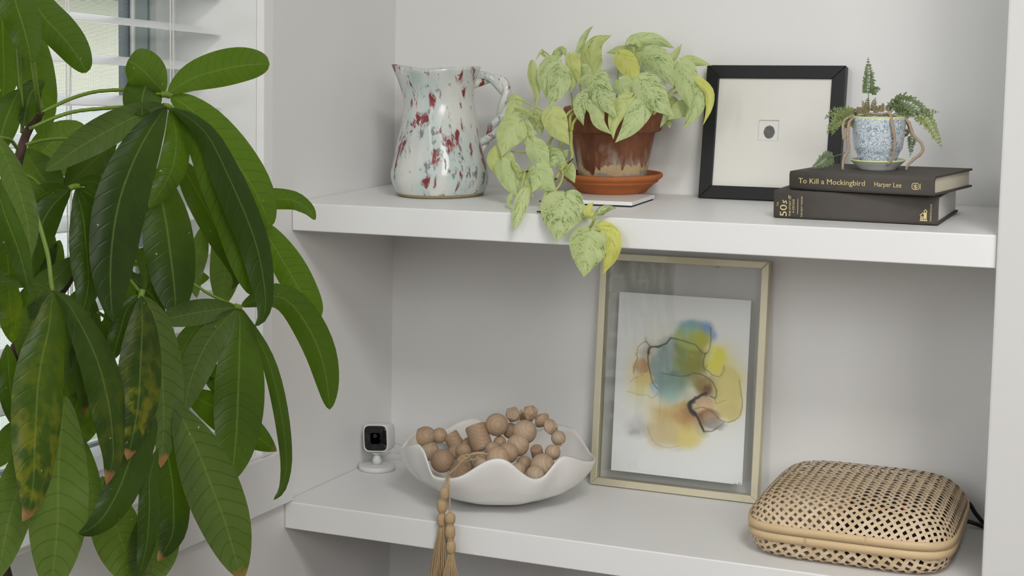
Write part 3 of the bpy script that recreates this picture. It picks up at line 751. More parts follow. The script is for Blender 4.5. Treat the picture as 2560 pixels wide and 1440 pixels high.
hs = [line_geo([(hx-q*1.0, hz-q*.9), (hx+q*1.0, hz-q*.9)], .0011), line_geo([(hx-q*.75, hz-q*.9), (hx-q*.75, hz+q*.5), (hx-q*1.0, hz+q*.5), (hx-q*.25, hz+q*1.15), (hx+q*.1, hz+q*.7)], .0010),
      line_geo([(hx+q*.15, hz-q*.9), (hx+q*.15, hz+q*1.5), (hx-.05*q, hz+q*1.5), (hx+q*.4, hz+q*2.1), (hx+q*.85, hz+q*1.5), (hx+q*.65, hz+q*1.5), (hx+q*.65, hz-q*.9)], .0011),
      line_geo([(hx-q*.35, hz-q*.9), (hx-q*.35, hz+q*.2)], .0012), line_geo([(hx-q*.6, hz+.1*q), (hx+q*.2, hz+.1*q)], .0010), line_geo([(hx+q*.4, hz-q*.5), (hx+q*.4, hz+q*1.2)], .0012), line_geo([(hx-q*.6, hz-.4*q), (hx+q*.7, hz-.4*q)], .0009)]
obj('publisher_emblem', join(*hs), GOLDINK, SPINE[bk1.name], False, world=False)

# ---- cup, saucer and fern on the top book
CY = float(T0[1])+.052
ctop = stack_z(CY)+ht*math.cos(SH_A)+.0008
# the place where the line of sight to the saucer's foot meets the book
for _ in range(6):
    cpt = atZ(2193, 424, ctop); ctop = stack_z(float(cpt[1]))+ht*math.cos(SH_A)+.0010
CX, CY = float(cpt[0]), float(cpt[1])
CX = float(atY(2194, 410, CY)[0])
sau = empty('saucer', (CX, CY, ctop), 'small pale grey saucer with a lime rim on the top book', 'saucer', rot=TILT)
sr = pw(2125, 2264, 408, CY)
obj('dish', lathe([(.012, .0004), (sr*.62, 0), (sr*.66, .0006), (sr*.70, .0028), (sr*.85, .0068), (sr*.965, .0108), (sr*.985, .0116)], 56, cap=False), GREYC, sau, world=False)
obj('dish', lathe([(.002, .0042), (sr*.62, .0044), (sr*.84, .0082), (sr*.965, .0122)], 56, cap=False), GREYC, sau, world=False)
obj('rim', lathe([(sr*.960, .0106), (sr*.985, .0112), (sr, .0122), (sr*.99, .0132), (sr*.962, .0124), (sr*.955, .0114)], 56, cap=False), LIME, sau, world=False)
cup = empty('potted_fern', (CX, CY, ctop+.0045), 'small feathery fern in a blue and white patterned cup', 'plant', rot=TILT)
cr = pw(2123.6, 2261, 293, CY); chh = float(atY(2193, 292, CY)[2]-cup.location.z)
cpf = crom([(cr*.50, .0005), (cr*.66, .006), (cr*.80, .018), (cr*.885, chh*.38), (cr*.935, chh*.6), (cr*.97, chh*.82), (cr*.99, chh)], 26)
cp = [(cr*.46, 0)]+[tuple(q) for q in cpf]
obj('cup', lathe(cp+[(cr*.955, chh+.0003), (cr*.93, chh*.8), (cr*.85, chh*.38), (cr*.6, .010)], 64), CUPM, cup, world=False)
obj('rim', lathe([(cr*.985, chh-.0012), (cr*1.0, chh), (cr*.985, chh+.0014), (cr*.962, chh+.0012), (cr*.955, chh-.001)], 64, cap=False), LIME, cup, world=False)
obj('soil', lathe([(.001, chh-.002), (cr*.6, chh-.001), (cr*.95, chh-.004), (.001, chh-.006)], 36), SOIL, cup, world=False)
c7 = lambda x, y: (1900+x/3.13077, 120+y/3.13077)
def cy(u, v, dy): return atY(u, v, CY+dy)
def rhizome(P):
    pts = [cy(*c7(x, y), dy) for x, y, dy in P]
    rn = random.Random(len(P)*17+int(P[0][0]))
    obj('rhizome', tube(pts, [.0017, .0020, .0018, .0019, .0015], 9, 26, lump=lambda t, a: 1+.22*math.sin(a*4+t*70)*rn.random()), FUZZ, cup)
rhizome([(740, 535, -.014), (690, 545, -.024), (655, 580, -.030), (650, 650, -.033), (655, 720, -.034)])
rhizome([(735, 548, -.020), (700, 580, -.030), (685, 690, -.032), (690, 800, -.032), (660, 850, -.034), (648, 905, -.036), (648, 955, -.037)])
rhizome([(860, 515, -.012), (960, 520, -.018), (1015, 515, -.026), (1032, 590, -.034), (1052, 690, -.034), (1055, 790, -.032), (1030, 870, -.030), (1000, 915, -.030)])
rhizome([(1000, 520, .0), (1100, 540, -.008), (1160, 575, -.012), (1200, 680, -.014), (1262, 745, -.014), (1272, 810, -.014), (1200, 875, -.015), (1155, 920, -.018), (1143, 955, -.020)])
rhizome([(1090, 540, .012), (1150, 580, .015), (1168, 630, .015), (1150, 675, .015), (1118, 690, .014)])
rhizome([(1125, 650, .006), (1150, 645, .006), (1165, 650, .006)])
def frond(P, hw, tone, n=11, taper=1.0, mat=None, name='frond', stem=.0006, start=.12, up=1.0):
    """a rachis with lobed leaflets on both sides, each leaflet cut in three lobes"""
    mid = crom([cy(*c7(x, y), dy) for x, y, dy in P], 40)
    V, F = tube(mid, [stem, stem*.5], 5); V = list(V)
    rn = random.Random(int(P[0][0]*3+P[-1][1]))
    w0 = hw/3.13/FPX*2.0
    for k in range(n):
        t = start+(1-start)*k/n; i = int(t*39); p = mid[i]; d = mid[min(i+2, 39)]-mid[max(i-2, 0)]; d /= np.linalg.norm(d)
        side0 = np.cross(d, FX); side0 /= np.linalg.norm(side0)
        ln = w0*(1-(t-start)/(1-start))**.75*(.55+.45*min(1, (t-start)*8+.5))*taper
        for s in (1, -1):
            a = side0*s*math.cos(.62)+d*math.sin(.62)+FX*rn.uniform(-.35, .35); a /= np.linalg.norm(a)
            l = ln*rn.uniform(.85, 1.15)
            for q, (t0, sc, an) in enumerate(((0.0, 1.0, 0.0), (.28, .62, .75), (.34, .6, -.75), (.62, .42, .6))):
                b = a*math.cos(an)+np.cross(FX, a)*math.sin(an)*up; c = p+a*l*t0; wv = np.cross(b, FX); wv /= np.linalg.norm(wv)
                L2 = l*sc*.8; n0 = len(V); wd = L2*.20+.00035
                V += [c, c+b*L2*.5+wv*wd, c+b*L2*.5-wv*wd, c+b*L2+FX*L2*.15]
                F += [(n0, n0+1, n0+3, n0+2)]
    o = obj(name, (V, F), mat or FERN, cup, False); o['tone'] = tone; return o
frond([(850, 500, 0), (850, 420, 0), (848, 320, .002), (852, 200, .004), (845, 70, .004)], 78, .15, 15, start=.34)
frond([(852, 345, .002), (880, 330, 0), (910, 330, -.004), (945, 318, -.006)], 62, .18, 6)
frond([(760, 530, -.006), (690, 540, -.020), (620, 560, -.030), (565, 610, -.034), (520, 675, -.036)], 110, .55, 13)
frond([(720, 530, -.01), (650, 540, -.02), (600, 590, -.03), (560, 690, -.034)], 80, .75, 10)
frond([(700, 530, 0), (640, 510, -.01), (575, 500, -.016), (500, 560, -.020)], 70, .35, 10)
frond([(1010, 520, 0), (1060, 470, 0), (1120, 430, -.005), (1180, 440, -.012), (1290, 500, -.018), (1405, 500, -.02)], 120, .25, 14)
frond([(1040, 520, 0), (1120, 490, -.008), (1200, 510, -.012), (1240, 590, -.015)], 95, .22, 10)
frond([(1090, 500, 0), (1080, 440, 0), (1095, 380, .004)], 60, .30, 7)
frond([(1200, 500, -.010), (1290, 540, -.014), (1345, 620, -.016), (1385, 700, -.016), (1425, 785, -.016)], 95, .85, 12)
frond([(1170, 640, .0), (1185, 700, .002), (1185, 770, .003), (1175, 850, .004)], 50, .05, 8, start=.25)
frond([(690, 815, -.02), (600, 842, -.026), (520, 870, -.030), (460, 910, -.036), (390, 945, -.040)], 82, .12, 12, start=.36)
for P in ([(850, 510, 0), (815, 455, 0), (800, 410, 0)], [(840, 500, .004), (838, 440, .004), (850, 380, .004)], [(770, 525, 0), (735, 490, 0), (690, 480, -.004)], [(890, 505, 0), (890, 440, 0), (905, 385, .002)],
          [(940, 505, 0), (955, 465, 0), (965, 430, 0)], [(1000, 505, .004), (1015, 455, .004), (1045, 430, .004)], [(720, 535, -.01), (670, 500, -.014), (620, 480, -.016)], [(800, 515, -.008), (775, 480, -.01), (760, 460, -.01)], [(860, 520, -.014), (810, 500, -.020), (770, 510, -.024)], [(920, 515, -.008), (900, 470, -.01), (870, 440, -.01)]):
    frond(P, 42, .3, 6, mat=DRYF, name='dry_frond')
# ================================================================== lower shelf
# ---- gold frame with a floating ink painting
g1 = atZ(1474, 1206, .001); g2 = atZ(1893.5, 1253.5, .001)
g1[1] = min(g1[1], -.046); g2[1] = min(g2[1], -.046)
g1 = atY(1474, 1204, g1[1]); g2 = atY(1893.5, 1251, g2[1]); g1[2] = g2[2] = .0012
t1 = atY(1538.5, 633, -.020)
gf, GW, GH = quad_frame('picture_frame', g1, g2, t1, .0105, .0185, 'tall thin gold frame holding an ink painting floating behind glass', GOLD)
gb = .0105
obj('glass_pane', box(gb*.6, GW-gb*.6, .0050, .0066, gb*.6, GH-gb*.6), GLASS, gf, False, world=False)
obj('glass_pane', box(gb*.6, GW-gb*.6, .0105, .0120, gb*.6, GH-gb*.6), GLASS, gf, False, world=False)
o_ = np.array(ROOTM[gf.name].translation); eX, eY, eZ = [np.array(ROOTM[gf.name].col[k][:3]) for k in range(3)]
def on_frame(u, v, y): P = at_plane(u, v, eY, eY@(o_+eY*y)); d = P-o_; return d@eX, d@eZ
pA, pB, pC, pD = [on_frame(*q, .0092) for q in ((1552.4, 731), (1881, 750), (1524.4, 1176.4), (1853, 1210))]
ax0, ax1 = (pA[0]+pC[0])/2, (pB[0]+pD[0])/2; az1, az0 = (pA[1]+pB[1])/2, (pC[1]+pD[1])/2
def painting(A, B):
    X = 40.6+1075*A-92*B; Y = -95+(62+18*A)*A+1456*B
    XA, YA = .8*X+.6*Y+900, .8*Y-.6*X+900; n1 = fbm(XA/140, YA/140, 1)-.5; n2 = fbm(XA/140, YA/140, 21)-.5; fine = fbm(X/45, Y/45, 11)-.5; streak = fbm(X/40, Y/260, 33)-.5
    Xw, Yw = X+n1*90+fine*18, Y+n2*90+fine*18
    C = np.ones(X.shape+(3,))*np.array([.82, .83, .84])
    def lin(c): return np.array([((k/255+.055)/1.055)**2.4 for k in c])
    def blob(cx, cy, rx, ry, col, al, soft=.5, w=1.0, rot=0.0):
        nonlocal C
        x = (X*(1-w)+Xw*w)-cx; y = (Y*(1-w)+Yw*w)-cy
        c_, s_ = math.cos(rot), math.sin(rot); x, y = x*c_+y*s_, -x*s_+y*c_
        r = np.sqrt((x/rx)**2+(y/ry)**2)
        m_ = al*(1-sst(1-soft, 1+soft*.3, r))*(1+.30*streak+.35*fine); m_ = np.clip(m_, 0, 1)[..., None]
        C = C*(1-m_)+lin(col)*m_
    blob(560, 640, 520, 580, (236, 230, 198), .8, .9)
    blob(230, 580, 170, 270, (236, 226, 178), .75, .8); blob(900, 640, 200, 330, (232, 222, 150), .75, .6)
    blob(480, 960, 270, 235, (216, 198, 138), .95, .5); blob(560, 1070, 190, 125, (226, 208, 122), .85, .6)
    blob(500, 890, 190, 90, (200, 158, 92), .7, .9); blob(600, 915, 110, 120, (176, 116, 62), .65, .9)
    blob(400, 1050, 160, 120, (205, 186, 150), .6, .6)
    blob(190, 1000, 110, 100, (150, 150, 152), .45, .9); blob(150, 1040, 60, 40, (136, 136, 142), .4, .9)
    blob(450, 520, 190, 270, (150, 172, 168), 1.0, .4, .6); blob(390, 620, 130, 150, (142, 168, 172), .7, .8); blob(470, 740, 130, 80, (170, 205, 200), .7, .9)
    blob(420, 420, 110, 80, (150, 160, 165), .6, .9); blob(620, 440, 165, 190, (150, 150, 36), 1.0, .5, .6); blob(545, 420, 80, 160, (116, 142, 84), .65, .9); blob(640, 520, 130, 100, (140, 136, 30), .7, .7)
    blob(520, 620, 130, 130, (118, 146, 112), .65, .9); blob(480, 560, 60, 30, (90, 120, 122), .45, .9)
    blob(640, 255, 158, 128, (166, 182, 92), 1.0, .3, .15); blob(715, 300, 100, 92, (184, 180, 12), .85, .8, .2); blob(640, 165, 150, 52, (124, 172, 194), .85, .8, .2); blob(580, 215, 90, 60, (140, 188, 170), .6, .9, .2)
    blob(765, 200, 72, 60, (104, 152, 208), .85, .8, .3, rot=.6); blob(815, 262, 36, 56, (100, 150, 214), .7, .9, .3)
    blob(830, 460, 105, 130, (232, 224, 78), .85, .5, .7); blob(790, 395, 64, 74, (234, 230, 140), .75, .6); blob(865, 430, 72, 84, (232, 222, 44), .6, .8)
    blob(925, 720, 118, 235, (224, 210, 132), .95, .16, .5); blob(930, 850, 90, 90, (212, 198, 134), .65, .5); blob(940, 620, 80, 60, (228, 214, 140), .6, .8)
    blob(725, 650, 108, 98, (154, 126, 48), .9, .5, .8); blob(775, 690, 58, 62, (116, 66, 30), .8, .7); blob(660, 640, 80, 80, (140, 130, 44), .65, .8)
    blob(740, 800, 95, 70, (222, 190, 150), 1.0, .2, .7); blob(770, 915, 108, 88, (166, 126, 88), .9, .3, .8); blob(810, 975, 100, 45, (160, 154, 146), .85, .5)
    blob(700, 890, 42, 54, (146, 90, 46), .7, .8)
    blob(222, 520, 78, 82, (200, 158, 116), .85, .45, .8); blob(225, 630, 98, 74, (232, 210, 146), .9, .3); blob(240, 400, 55, 60, (205, 198, 198), .65, .5)
    blob(200, 700, 100, 50, (232, 224, 168), .7, .5); blob(328, 690, 30, 45, (188, 212, 226), .9, .3, .5)
    blob(500, 1185, 70, 30, (210, 214, 218), .5, .8)
    def stroke(P, w0, w1, col, al=.85, halo=0.0):
        nonlocal C
        P = crom([(p[0], p[1]) for p in P], 70); best = np.full(X.shape, 1e9); tt = np.zeros(X.shape)
        xw, yw = X+fine*14, Y+fine*14
        for i in range(len(P)-1):
            a, b = P[i], P[i+1]; d = b-a; l2 = d@d+1e-9
            t = np.clip(((xw-a[0])*d[0]+(yw-a[1])*d[1])/l2, 0, 1); r = np.hypot(xw-a[0]-t*d[0], yw-a[1]-t*d[1])
            k = r < best; best = np.where(k, r, best); tt = np.where(k, (i+t)/(len(P)-1), tt)
        wd = (w0+(w1-w0)*tt)*(.75+.9*(fbm(X/60, Y/60, 44)))
        m_ = np.clip(al*(1-sst(wd*.35, wd*1.0, best)), 0, 1)[..., None]; C = C*(1-m_)+lin(col)*m_
        if halo: h_ = np.clip(halo*(1-sst(0, wd*6, best)), 0, 1)[..., None]; C = C*(1-h_)+lin(col)*h_
    stroke([(180, 400), (200, 345), (255, 312), (300, 352)], 5, 5, (120, 112, 108), .6); stroke([(260, 275), (262, 305), (290, 345)], 4, 8, (110, 104, 104), .5, .1)
    stroke([(275, 400), (300, 355), (370, 345), (430, 315), (465, 280)], 13, 7, (72, 66, 66), .9, .16)
    stroke([(465, 280), (530, 290), (600, 310), (660, 330), (710, 385), (745, 400), (785, 335), (790, 195)], 7, 5, (92, 92, 30), .75, .12)
    stroke([(745, 400), (720, 470), (735, 530)], 10, 6, (80, 78, 26), .7, .15)
    stroke([(300, 355), (275, 405), (275, 470), (290, 560), (312, 640), (350, 690)], 9, 5, (110, 90, 70), .8, .1)
    stroke([(150, 565), (160, 500), (182, 445), (170, 400)], 6, 4, (140, 104, 70), .7); stroke([(120, 640), (160, 605), (230, 570), (262, 530)], 4, 3, (170, 130, 80), .5)
    stroke([(100, 718), (190, 738), (270, 745), (300, 768), (350, 730)], 4, 4, (170, 165, 140), .6)
    stroke([(380, 560), (470, 575), (560, 582), (600, 580), (650, 556), (720, 572), (790, 620), (828, 690), (818, 750), (780, 740)], 4, 8, (98, 84, 40), .75, .08)
    stroke([(745, 718), (690, 742), (640, 768), (612, 800), (618, 850), (660, 888), (690, 950), (722, 1020)], 14, 11, (44, 24, 18), .95, .25)
    stroke([(640, 780), (612, 805), (616, 850), (650, 885)], 22, 22, (26, 14, 12), .9)
    stroke([(722, 1020), (800, 1012), (880, 950)], 8, 5, (96, 94, 84), .8); stroke([(650, 842), (720, 832), (800, 872), (850, 922), (920, 946), (1005, 900), (1032, 790), (1012, 610)], 6, 3, (128, 106, 66), .75)
    stroke([(730, 520), (770, 545), (800, 572), (850, 580), (885, 545), (895, 500)], 7, 4, (150, 140, 20), .75, .1); stroke([(720, 540), (765, 490)], 4, 3, (130, 120, 30), .7)
    stroke([(740, 530), (745, 580)], 4, 3, (140, 110, 30), .6); stroke([(810, 760), (830, 800), (900, 765)], 4, 3, (130, 125, 90), .6)
    stroke([(262, 1000), (290, 1080), (340, 1135), (430, 1160), (540, 1138)], 5, 3, (176, 150, 106), .6)
    # signature, lower right corner
    sx, sy = 955, 1425
    for P in ([(0, 14), (12, 0), (14, 16), (24, 6)], [(24, 10), (34, 8), (44, 10), (50, -8), (52, 12)], [(60, 8), (66, -6), (72, 14), (90, 2), (108, 10)]):
        stroke([(sx+a*.85, sy+b*.9+a*.08) for a, b in P], 2.6, 2.6, (96, 96, 100), .8)
    return np.clip(C, 0, 1)
grid_print('painting', ax0, ax1, az0, az1, .0086, 236, 326, painting, gf)
obj('paper_edge', box(ax0, ax1, .0087, .0091, az0, az1), PAPER, gf, False, world=False)

# ---- ruffled bowl
bc = np.array([.264, -.180, 0])
bowl = empty('bowl', tuple(bc), 'wide white ruffled ceramic bowl filled with wooden beads', 'bowl')
front = [(993, 1133, .136), (1012, 1121, .134), (1043, 1112, .130), (1058, 1132, .131), (1068, 1155, .132), (1072, 1190, .130), (1090, 1196, .131), (1107, 1199, .132), (1140, 1199, .132), (1162, 1190, .133), (1184, 1175, .133), (1212, 1158, .133), (1241, 1148, .133), (1270, 1154, .133), (1310, 1190, .132), (1326, 1200, .132), (1340, 1204, .131), (1362, 1198, .130), (1383, 1168, .130), (1404, 1141, .131), (1430, 1146, .134), (1460, 1156, .137), (1484, 1158, .139)]
back = [(1478, 1135, .136), (1433, 1073, .131), (1392, 1063, .131), (1330, 1085, .130), (1250, 1080, .130), (1190, 1045, .133), (1150, 1056, .130), (1117, 1076, .128), (1085, 1084, .128), (1056, 1074, .131), (1030, 1085, .132), (1010, 1108, .135)]
def rim_pt(u, v, R_, far):
    r = ray(u, v); d = (CAM-bc)[:2]; a = r[:2]@r[:2]; b = 2*d@r[:2]; c = d@d-R_*R_
    q = b*b-4*a*c
    t = -b/(2*a) if q < 0 else (-b+(1 if far else -1)*math.sqrt(q))/(2*a)
    P = CAM+r*t-bc; return math.atan2(P[1], P[0]), math.hypot(P[0], P[1]), P[2]
RM = sorted([rim_pt(*p, False) for p in front]+[rim_pt(*p, True) for p in back])
ra = np.array([p[0] for p in RM]); rr_ = np.array([p[1] for p in RM]); rh = np.array([p[2] for p in RM])
NA = 160; angs = np.linspace(-math.pi, math.pi, NA, endpoint=False)
ext = lambda z: np.concatenate([z[-3:], z, z[:3]])
ea = np.concatenate([ra[-3:]-2*math.pi, ra, ra[:3]+2*math.pi])
def smooth_per(v, n=2):
    for _ in range(n): v = (np.roll(v, 1)+2*v+np.roll(v, -1))/4
    return v
Rr, Rh = smooth_per(np.interp(angs, ea, ext(rr_))), smooth_per(np.interp(angs, ea, ext(rh)))
base_r = .050
V_, F_ = [], []
NS = 26
def bowl_surf(s, k, off):
    R_, H_ = Rr[k], Rh[k]
    w = s**1.55; hm = .066
    r = base_r*.35+(R_-base_r*.35)*(1-(1-s)**1.55)**1.0
    z = hm*(.035+.965*s**2.0) if s > 0 else 0
    z = z*(1-w)+H_*(s**1.9)*w+0.0
    r *= 1+.010*math.sin(angs[k]*9+s*5)*s*s
    return r+off*.5, z+.0022*math.sin(s*34+1.4*math.sin(angs[k]*2))*s*(1-s)*.7+off*.9
a_ = angs
for s in np.linspace(0, 1, NS):
    for k in range(NA):
        r, z = bowl_surf(s, k, 0); V_.append((r*math.cos(a_[k]), r*math.sin(a_[k]), z+.0006))
for s in np.linspace(1, 0, NS):
    for k in range(NA):
        r, z = bowl_surf(s, k, 0); th = .0021*(.9+.8*(1-s)); V_.append(((r-th*.8)*math.cos(a_[k]), (r-th*.8)*math.sin(a_[k]), z+th+.0006))
for i in range(2*NS-1):
    for k in range(NA): F_.append((i*NA+k, i*NA+(k+1) % NA, (i+1)*NA+(k+1) % NA, (i+1)*NA+k))
F_.append(tuple(reversed(range(NA)))); F_.append(tuple(range((2*NS-1)*NA, 2*NS*NA)))
obj('bowl_wall', (V_, F_), CERAM, bowl, world=False)

# ---- bead garland with two tassels
gar = empty('bead_garland', (bc[0], bc[1], .03), 'garland of round and cut wooden beads with jute tassels lying in the bowl', 'garland')
c8 = lambda x, y: (960+x/3.1304, 980+y/3.1304)
def solid(kind, r):
    if kind == 's':
        bm = bmesh.new(); bmesh.ops.create_uvsphere(bm, u_segments=24, v_segments=16, radius=r)
    elif kind == 'o':     # flattened ball
        bm = bmesh.new(); bmesh.ops.create_uvsphere(bm, u_segments=24, v_segments=16, radius=r)
        for v in bm.verts: v.co.z *= .82
    elif kind == 'c':     # short cylinder
        bm = bmesh.new(); bmesh.ops.create_cone(bm, cap_ends=True, segments=28, radius1=r*.80, radius2=r*.80, depth=r*1.9)
        bmesh.ops.bevel(bm, geom=[e for e in bm.edges if len(e.link_faces) == 2 and abs(e.link_faces[0].normal.dot(e.link_faces[1].normal)) < .5], offset=r*.08, segments=2, affect='EDGES')
    elif kind == 'k':     # cone frustum
        bm = bmesh.new(); bmesh.ops.create_cone(bm, cap_ends=True, segments=28, radius1=r, radius2=r*.45, depth=r*1.5)
        bmesh.ops.bevel(bm, geom=[e for e in bm.edges if any(len(f.verts) > 4 for f in e.link_faces)], offset=r*.06, segments=2, affect='EDGES')
    elif kind == 'b':     # bicone
        V, F = lathe([(r*.30, -r*.72), (r*.36, -r*.74), (r*.96, -r*.10), (r, 0), (r*.96, r*.10), (r*.36, r*.74), (r*.30, r*.72)], 26); return V, F
    else:                 # faceted
        bm = bmesh.new(); bmesh.ops.create_icosphere(bm, subdivisions=1, radius=r*1.04)
        bmesh.ops.bevel(bm, geom=bm.edges[:]+bm.verts[:], offset=r*.05, segments=1, affect='EDGES')
    return bmgeo(bm)
BE = [(320, 345, 88, 'o', .012), (435, 340, 60, 's', .022), (552, 388, 78, 'c', .028), (356, 458, 74, 's', .010), (455, 540, 92, 's', -.050), (620, 462, 62, 's', -.022), (745, 355, 106, 'c', .010),
      (882, 256, 90, 's', .020), (1010, 176, 66, 'f', .036), (1145, 163, 66, 'f', .034), (1236, 222, 68, 'b', .026), (1306, 274, 68, 'b', .012), (1365, 360, 58, 's', .000), (1320, 472, 62, 's', -.022),
      (1102, 312, 94, 's', -.012), (1048, 416, 88, 's', -.026), (972, 476, 82, 's', -.044), (890, 520, 96, 's', -.062), (1240, 578, 96, 's', -.052), (1182, 645, 72, 'o', -.076), (1095, 562, 62, 's', -.034),
      (622, 580, 108, 'k', -.062), (762, 552, 92, 'k', -.066), (990, 305, 62, 's', .040), (905, 392, 52, 'o', .020), (668, 415, 62, 's', .026), (1200, 480, 60, 'c', -.004), (1050, 612, 62, 's', -.068), (1112, 205, 62, 'f', .058),
      (850, 450, 60, 's', -.010), (560, 470, 60, 's', .020)]
rb_ = random.Random(4)
for i, (x, y, r, kind, dy) in enumerate(BE):
    P = atY(*c8(x, y), bc[1]+dy); r_m = r/3.1304/FPX*float((P-CAM)@FX)
    rot = Matrix.Rotation(rb_.uniform(-.5, .5), 4, 'Z') @ Matrix.Rotation(rb_.uniform(.2, 1.2), 4, 'X')
    if kind == 'b': rot = Matrix.Rotation(math.radians(-22), 4, 'Z') @ Matrix.Rotation(math.radians({1236: 118, 1306: 62}[x]), 4, 'Y')
    if x == 745: rot = Matrix.Rotation(math.radians(-20), 4, 'Z') @ Matrix.Rotation(math.radians(-28), 4, 'Y')
    if x == 552: rot = Matrix.Rotation(math.radians(-20), 4, 'Z') @ Matrix.Rotation(math.radians(-32), 4, 'Y') @ Matrix.Rotation(.25, 4, 'X')
    if kind == 'k': rot = Matrix.Rotation(math.radians(-20), 4, 'Z') @ Matrix.Rotation(math.radians(28 if x == 622 else -30), 4, 'Y') @ Matrix.Rotation(.35, 4, 'X')
    g = solid(kind, r_m)
    b = obj('bead', g, WOOD, gar, smooth=kind in 'so', world=False)
    b.location = Vector(P)-Vector(gar.location); b.rotation_euler = rot.to_euler()
    if kind in 'ckb':
        for p in b.data.polygons: p.use_smooth = True
        mo = b.modifiers.new('e', 'EDGE_SPLIT'); mo.split_angle = .6
def cord(P, r=.0011, name='cord', dys=None): return obj(name, tube([atY(*c8(x, y), bc[1]+dy) for x, y, dy in P], r, 7, 24), JUTE, gar)
cord([(1075, 160, .03), (1075, 140, .034), (1040, 200, .03)], .0009); cord([(1270, 240, .02), (1345, 310, .004), (1395, 400, -.008), (1350, 440, -.012)], .0009)
cord([(815, 485, -.078), (745, 482, -.080), (680, 492, -.082), (630, 520, -.084)]); cord([(790, 478, -.078), (720, 474, -.080), (650, 505, -.084), (700, 530, -.086), (740, 500, -.084)])
cord([(640, 515, -.085), (590, 565, -.100), (545, 610, -.112), (508, 645, -.122)])
obj('knot', tube([atY(*c8(x, y), bc[1]-.087) for x, y in [(610, 500), (640, 515), (670, 505), (650, 490), (625, 512), (655, 522)]], .0016, 8, 24), JUTE, gar)
yo = bc[1]-.151
yf = -LOW_D-.010
cord([(508, 645, -.122), (494, 665, -.136), (484, 692, -.145), (474, 735, -.150), (470, 765, -.155)], .0013); cord([(512, 645, -.122), (506, 672, -.138), (512, 760, -.150), (515, 860, -.153), (516, 960, -.157)], .0012)
cord([(508, 650, -.124), (500, 680, -.140), (500, 720, -.147), (482, 765, -.154)], .0010)
def tassel(lumps, skirt, seed):
    rn = random.Random(seed); yt_ = lumps[0][3]
    G = []
    parts_ = []
    for k, (x, y, rx, yy, ry) in enumerate(lumps):
        P = atY(*c8(x, y), yy); s_ = (P-CAM)@FX/FPX/3.1304
        prof_ = []
        for j in range(13):
            a = math.pi*j/12; prof_.append((max(.0009, rx*s_*(math.sin(a)**.7)*(1.0)), ry*s_*math.cos(a)))
        prof_ = list(reversed(prof_))
        V, F = lathe(prof_, 30)
        V = [(P[0]+v[0]*(1+.05*math.sin(11*math.atan2(v[1], v[0]))), P[1]+v[1]*(1+.05*math.sin(11*math.atan2(v[1], v[0]))), P[2]+v[2]) for v in V]
        head = obj('tassel_bead' if k else 'tassel', (V, F), JUTE, top if k else gar)
        top = top if k else head
        if k:
            x2, y2 = (lumps[k-1][0]+x)/2, (lumps[k-1][1]+lumps[k-1][4]+y-ry)/2; Q = atY(*c8(x2, y2), yy)
            V, F = [], []
            rings = [tube([(Q[0]+rx*.62*s_*math.cos(a), Q[1]+rx*.62*s_*math.sin(a), Q[2]+dz) for a in np.linspace(0, 2*math.pi, 15)], .0009, 5) for dz in (-.0012, .0004, .0020)]
            obj('wrapping', join(*rings), JUTE, top)
    (x0_, y0_), (xa, xb, y1_), yy = skirt
    gs = []
    for i in range(95):
        f = rn.random(); tx = xa+(xb-xa)*f; sx = x0_+(f-.5)*40; dyy = rn.uniform(-.0045, .0045)
        ly = y1_+rn.uniform(-40, 10); wob = rn.uniform(-10, 10)
        P = [atY(*c8(sx, y0_), yy+dyy*.4), atY(*c8(sx+(tx-sx)*.35+wob*.4, y0_+(ly-y0_)*.3), yy+dyy*.8), atY(*c8(sx+(tx-sx)*.75+wob, y0_+(ly-y0_)*.66), yy+dyy), atY(*c8(tx+rn.uniform(-8, 8), ly), yy+dyy)]
        gs.append(tube(P, .00055, 4, 9, cap=False))
    sk = obj('tassel_fringe', join(*gs), JUTE, top); sk['kind'] = 'stuff'
tassel([(472, 795, 36, yf, 52), (454, 892, 40, yf, 58), (452, 1000, 36, yf, 56)], ((452, 1045), (352, 492, 1560), yf), 1)
tassel([(518, 990, 42, yf-.004, 48), (518, 1095, 40, yf-.004, 60), (524, 1215, 38, yf-.004, 56)], ((526, 1262), (440, 592, 1620), yf-.005), 2)

# ---- small security camera
kc = atZ(921, 1170, 0.0); kc[1] -= .0; KX, KY = float(kc[0]), float(kc[1])
kr = pw(881, 962, 1163, KY); KX = max(float(atY(921, 1165, KY)[0]), kr+.0015)
kam = empty('security_camera', (KX, KY, .0004), 'small white square camera with black face on a round foot', 'camera')
obj('foot', lathe([(kr*.97, 0), (kr, .0008), (kr, .0052), (kr*.985, .0066), (kr*.95, .0072), (.004, .0076)], 56), PLASTIC, kam, world=False)
obj('stand', lathe([(.0072, .0072), (.0072, .0135), (.0070, .0152), (.0060, .0160), (.0058, .0172), (.0050, .0200), (.0034, .0218), (.0030, .0228), (.0030, .0240)], 32), PLASTIC, kam, world=False)
bz0 = float(atY(915, 1125, KY)[2]); bz1 = float(atY(920, 1057, KY)[2]); bw = pw(884.5, 951.5, 1092, KY)*1.03
obj('collar', lathe([(.0068, .0235), (.0072, .0240), (.0072, .0258), (.0066, .0264)], 28), PLASTIC, kam, world=False)
def rsq(hw, hh, y, n=40, e=.38, t=None):
    return [(hw*math.copysign(abs(math.cos(a))**e, math.cos(a)), y, hh*math.copysign(abs(math.sin(a))**e, math.sin(a))) for a in np.linspace(0, 2*math.pi, n, endpoint=False)]
hh_ = (bz1-bz0)/2; hw_ = hh_*.96
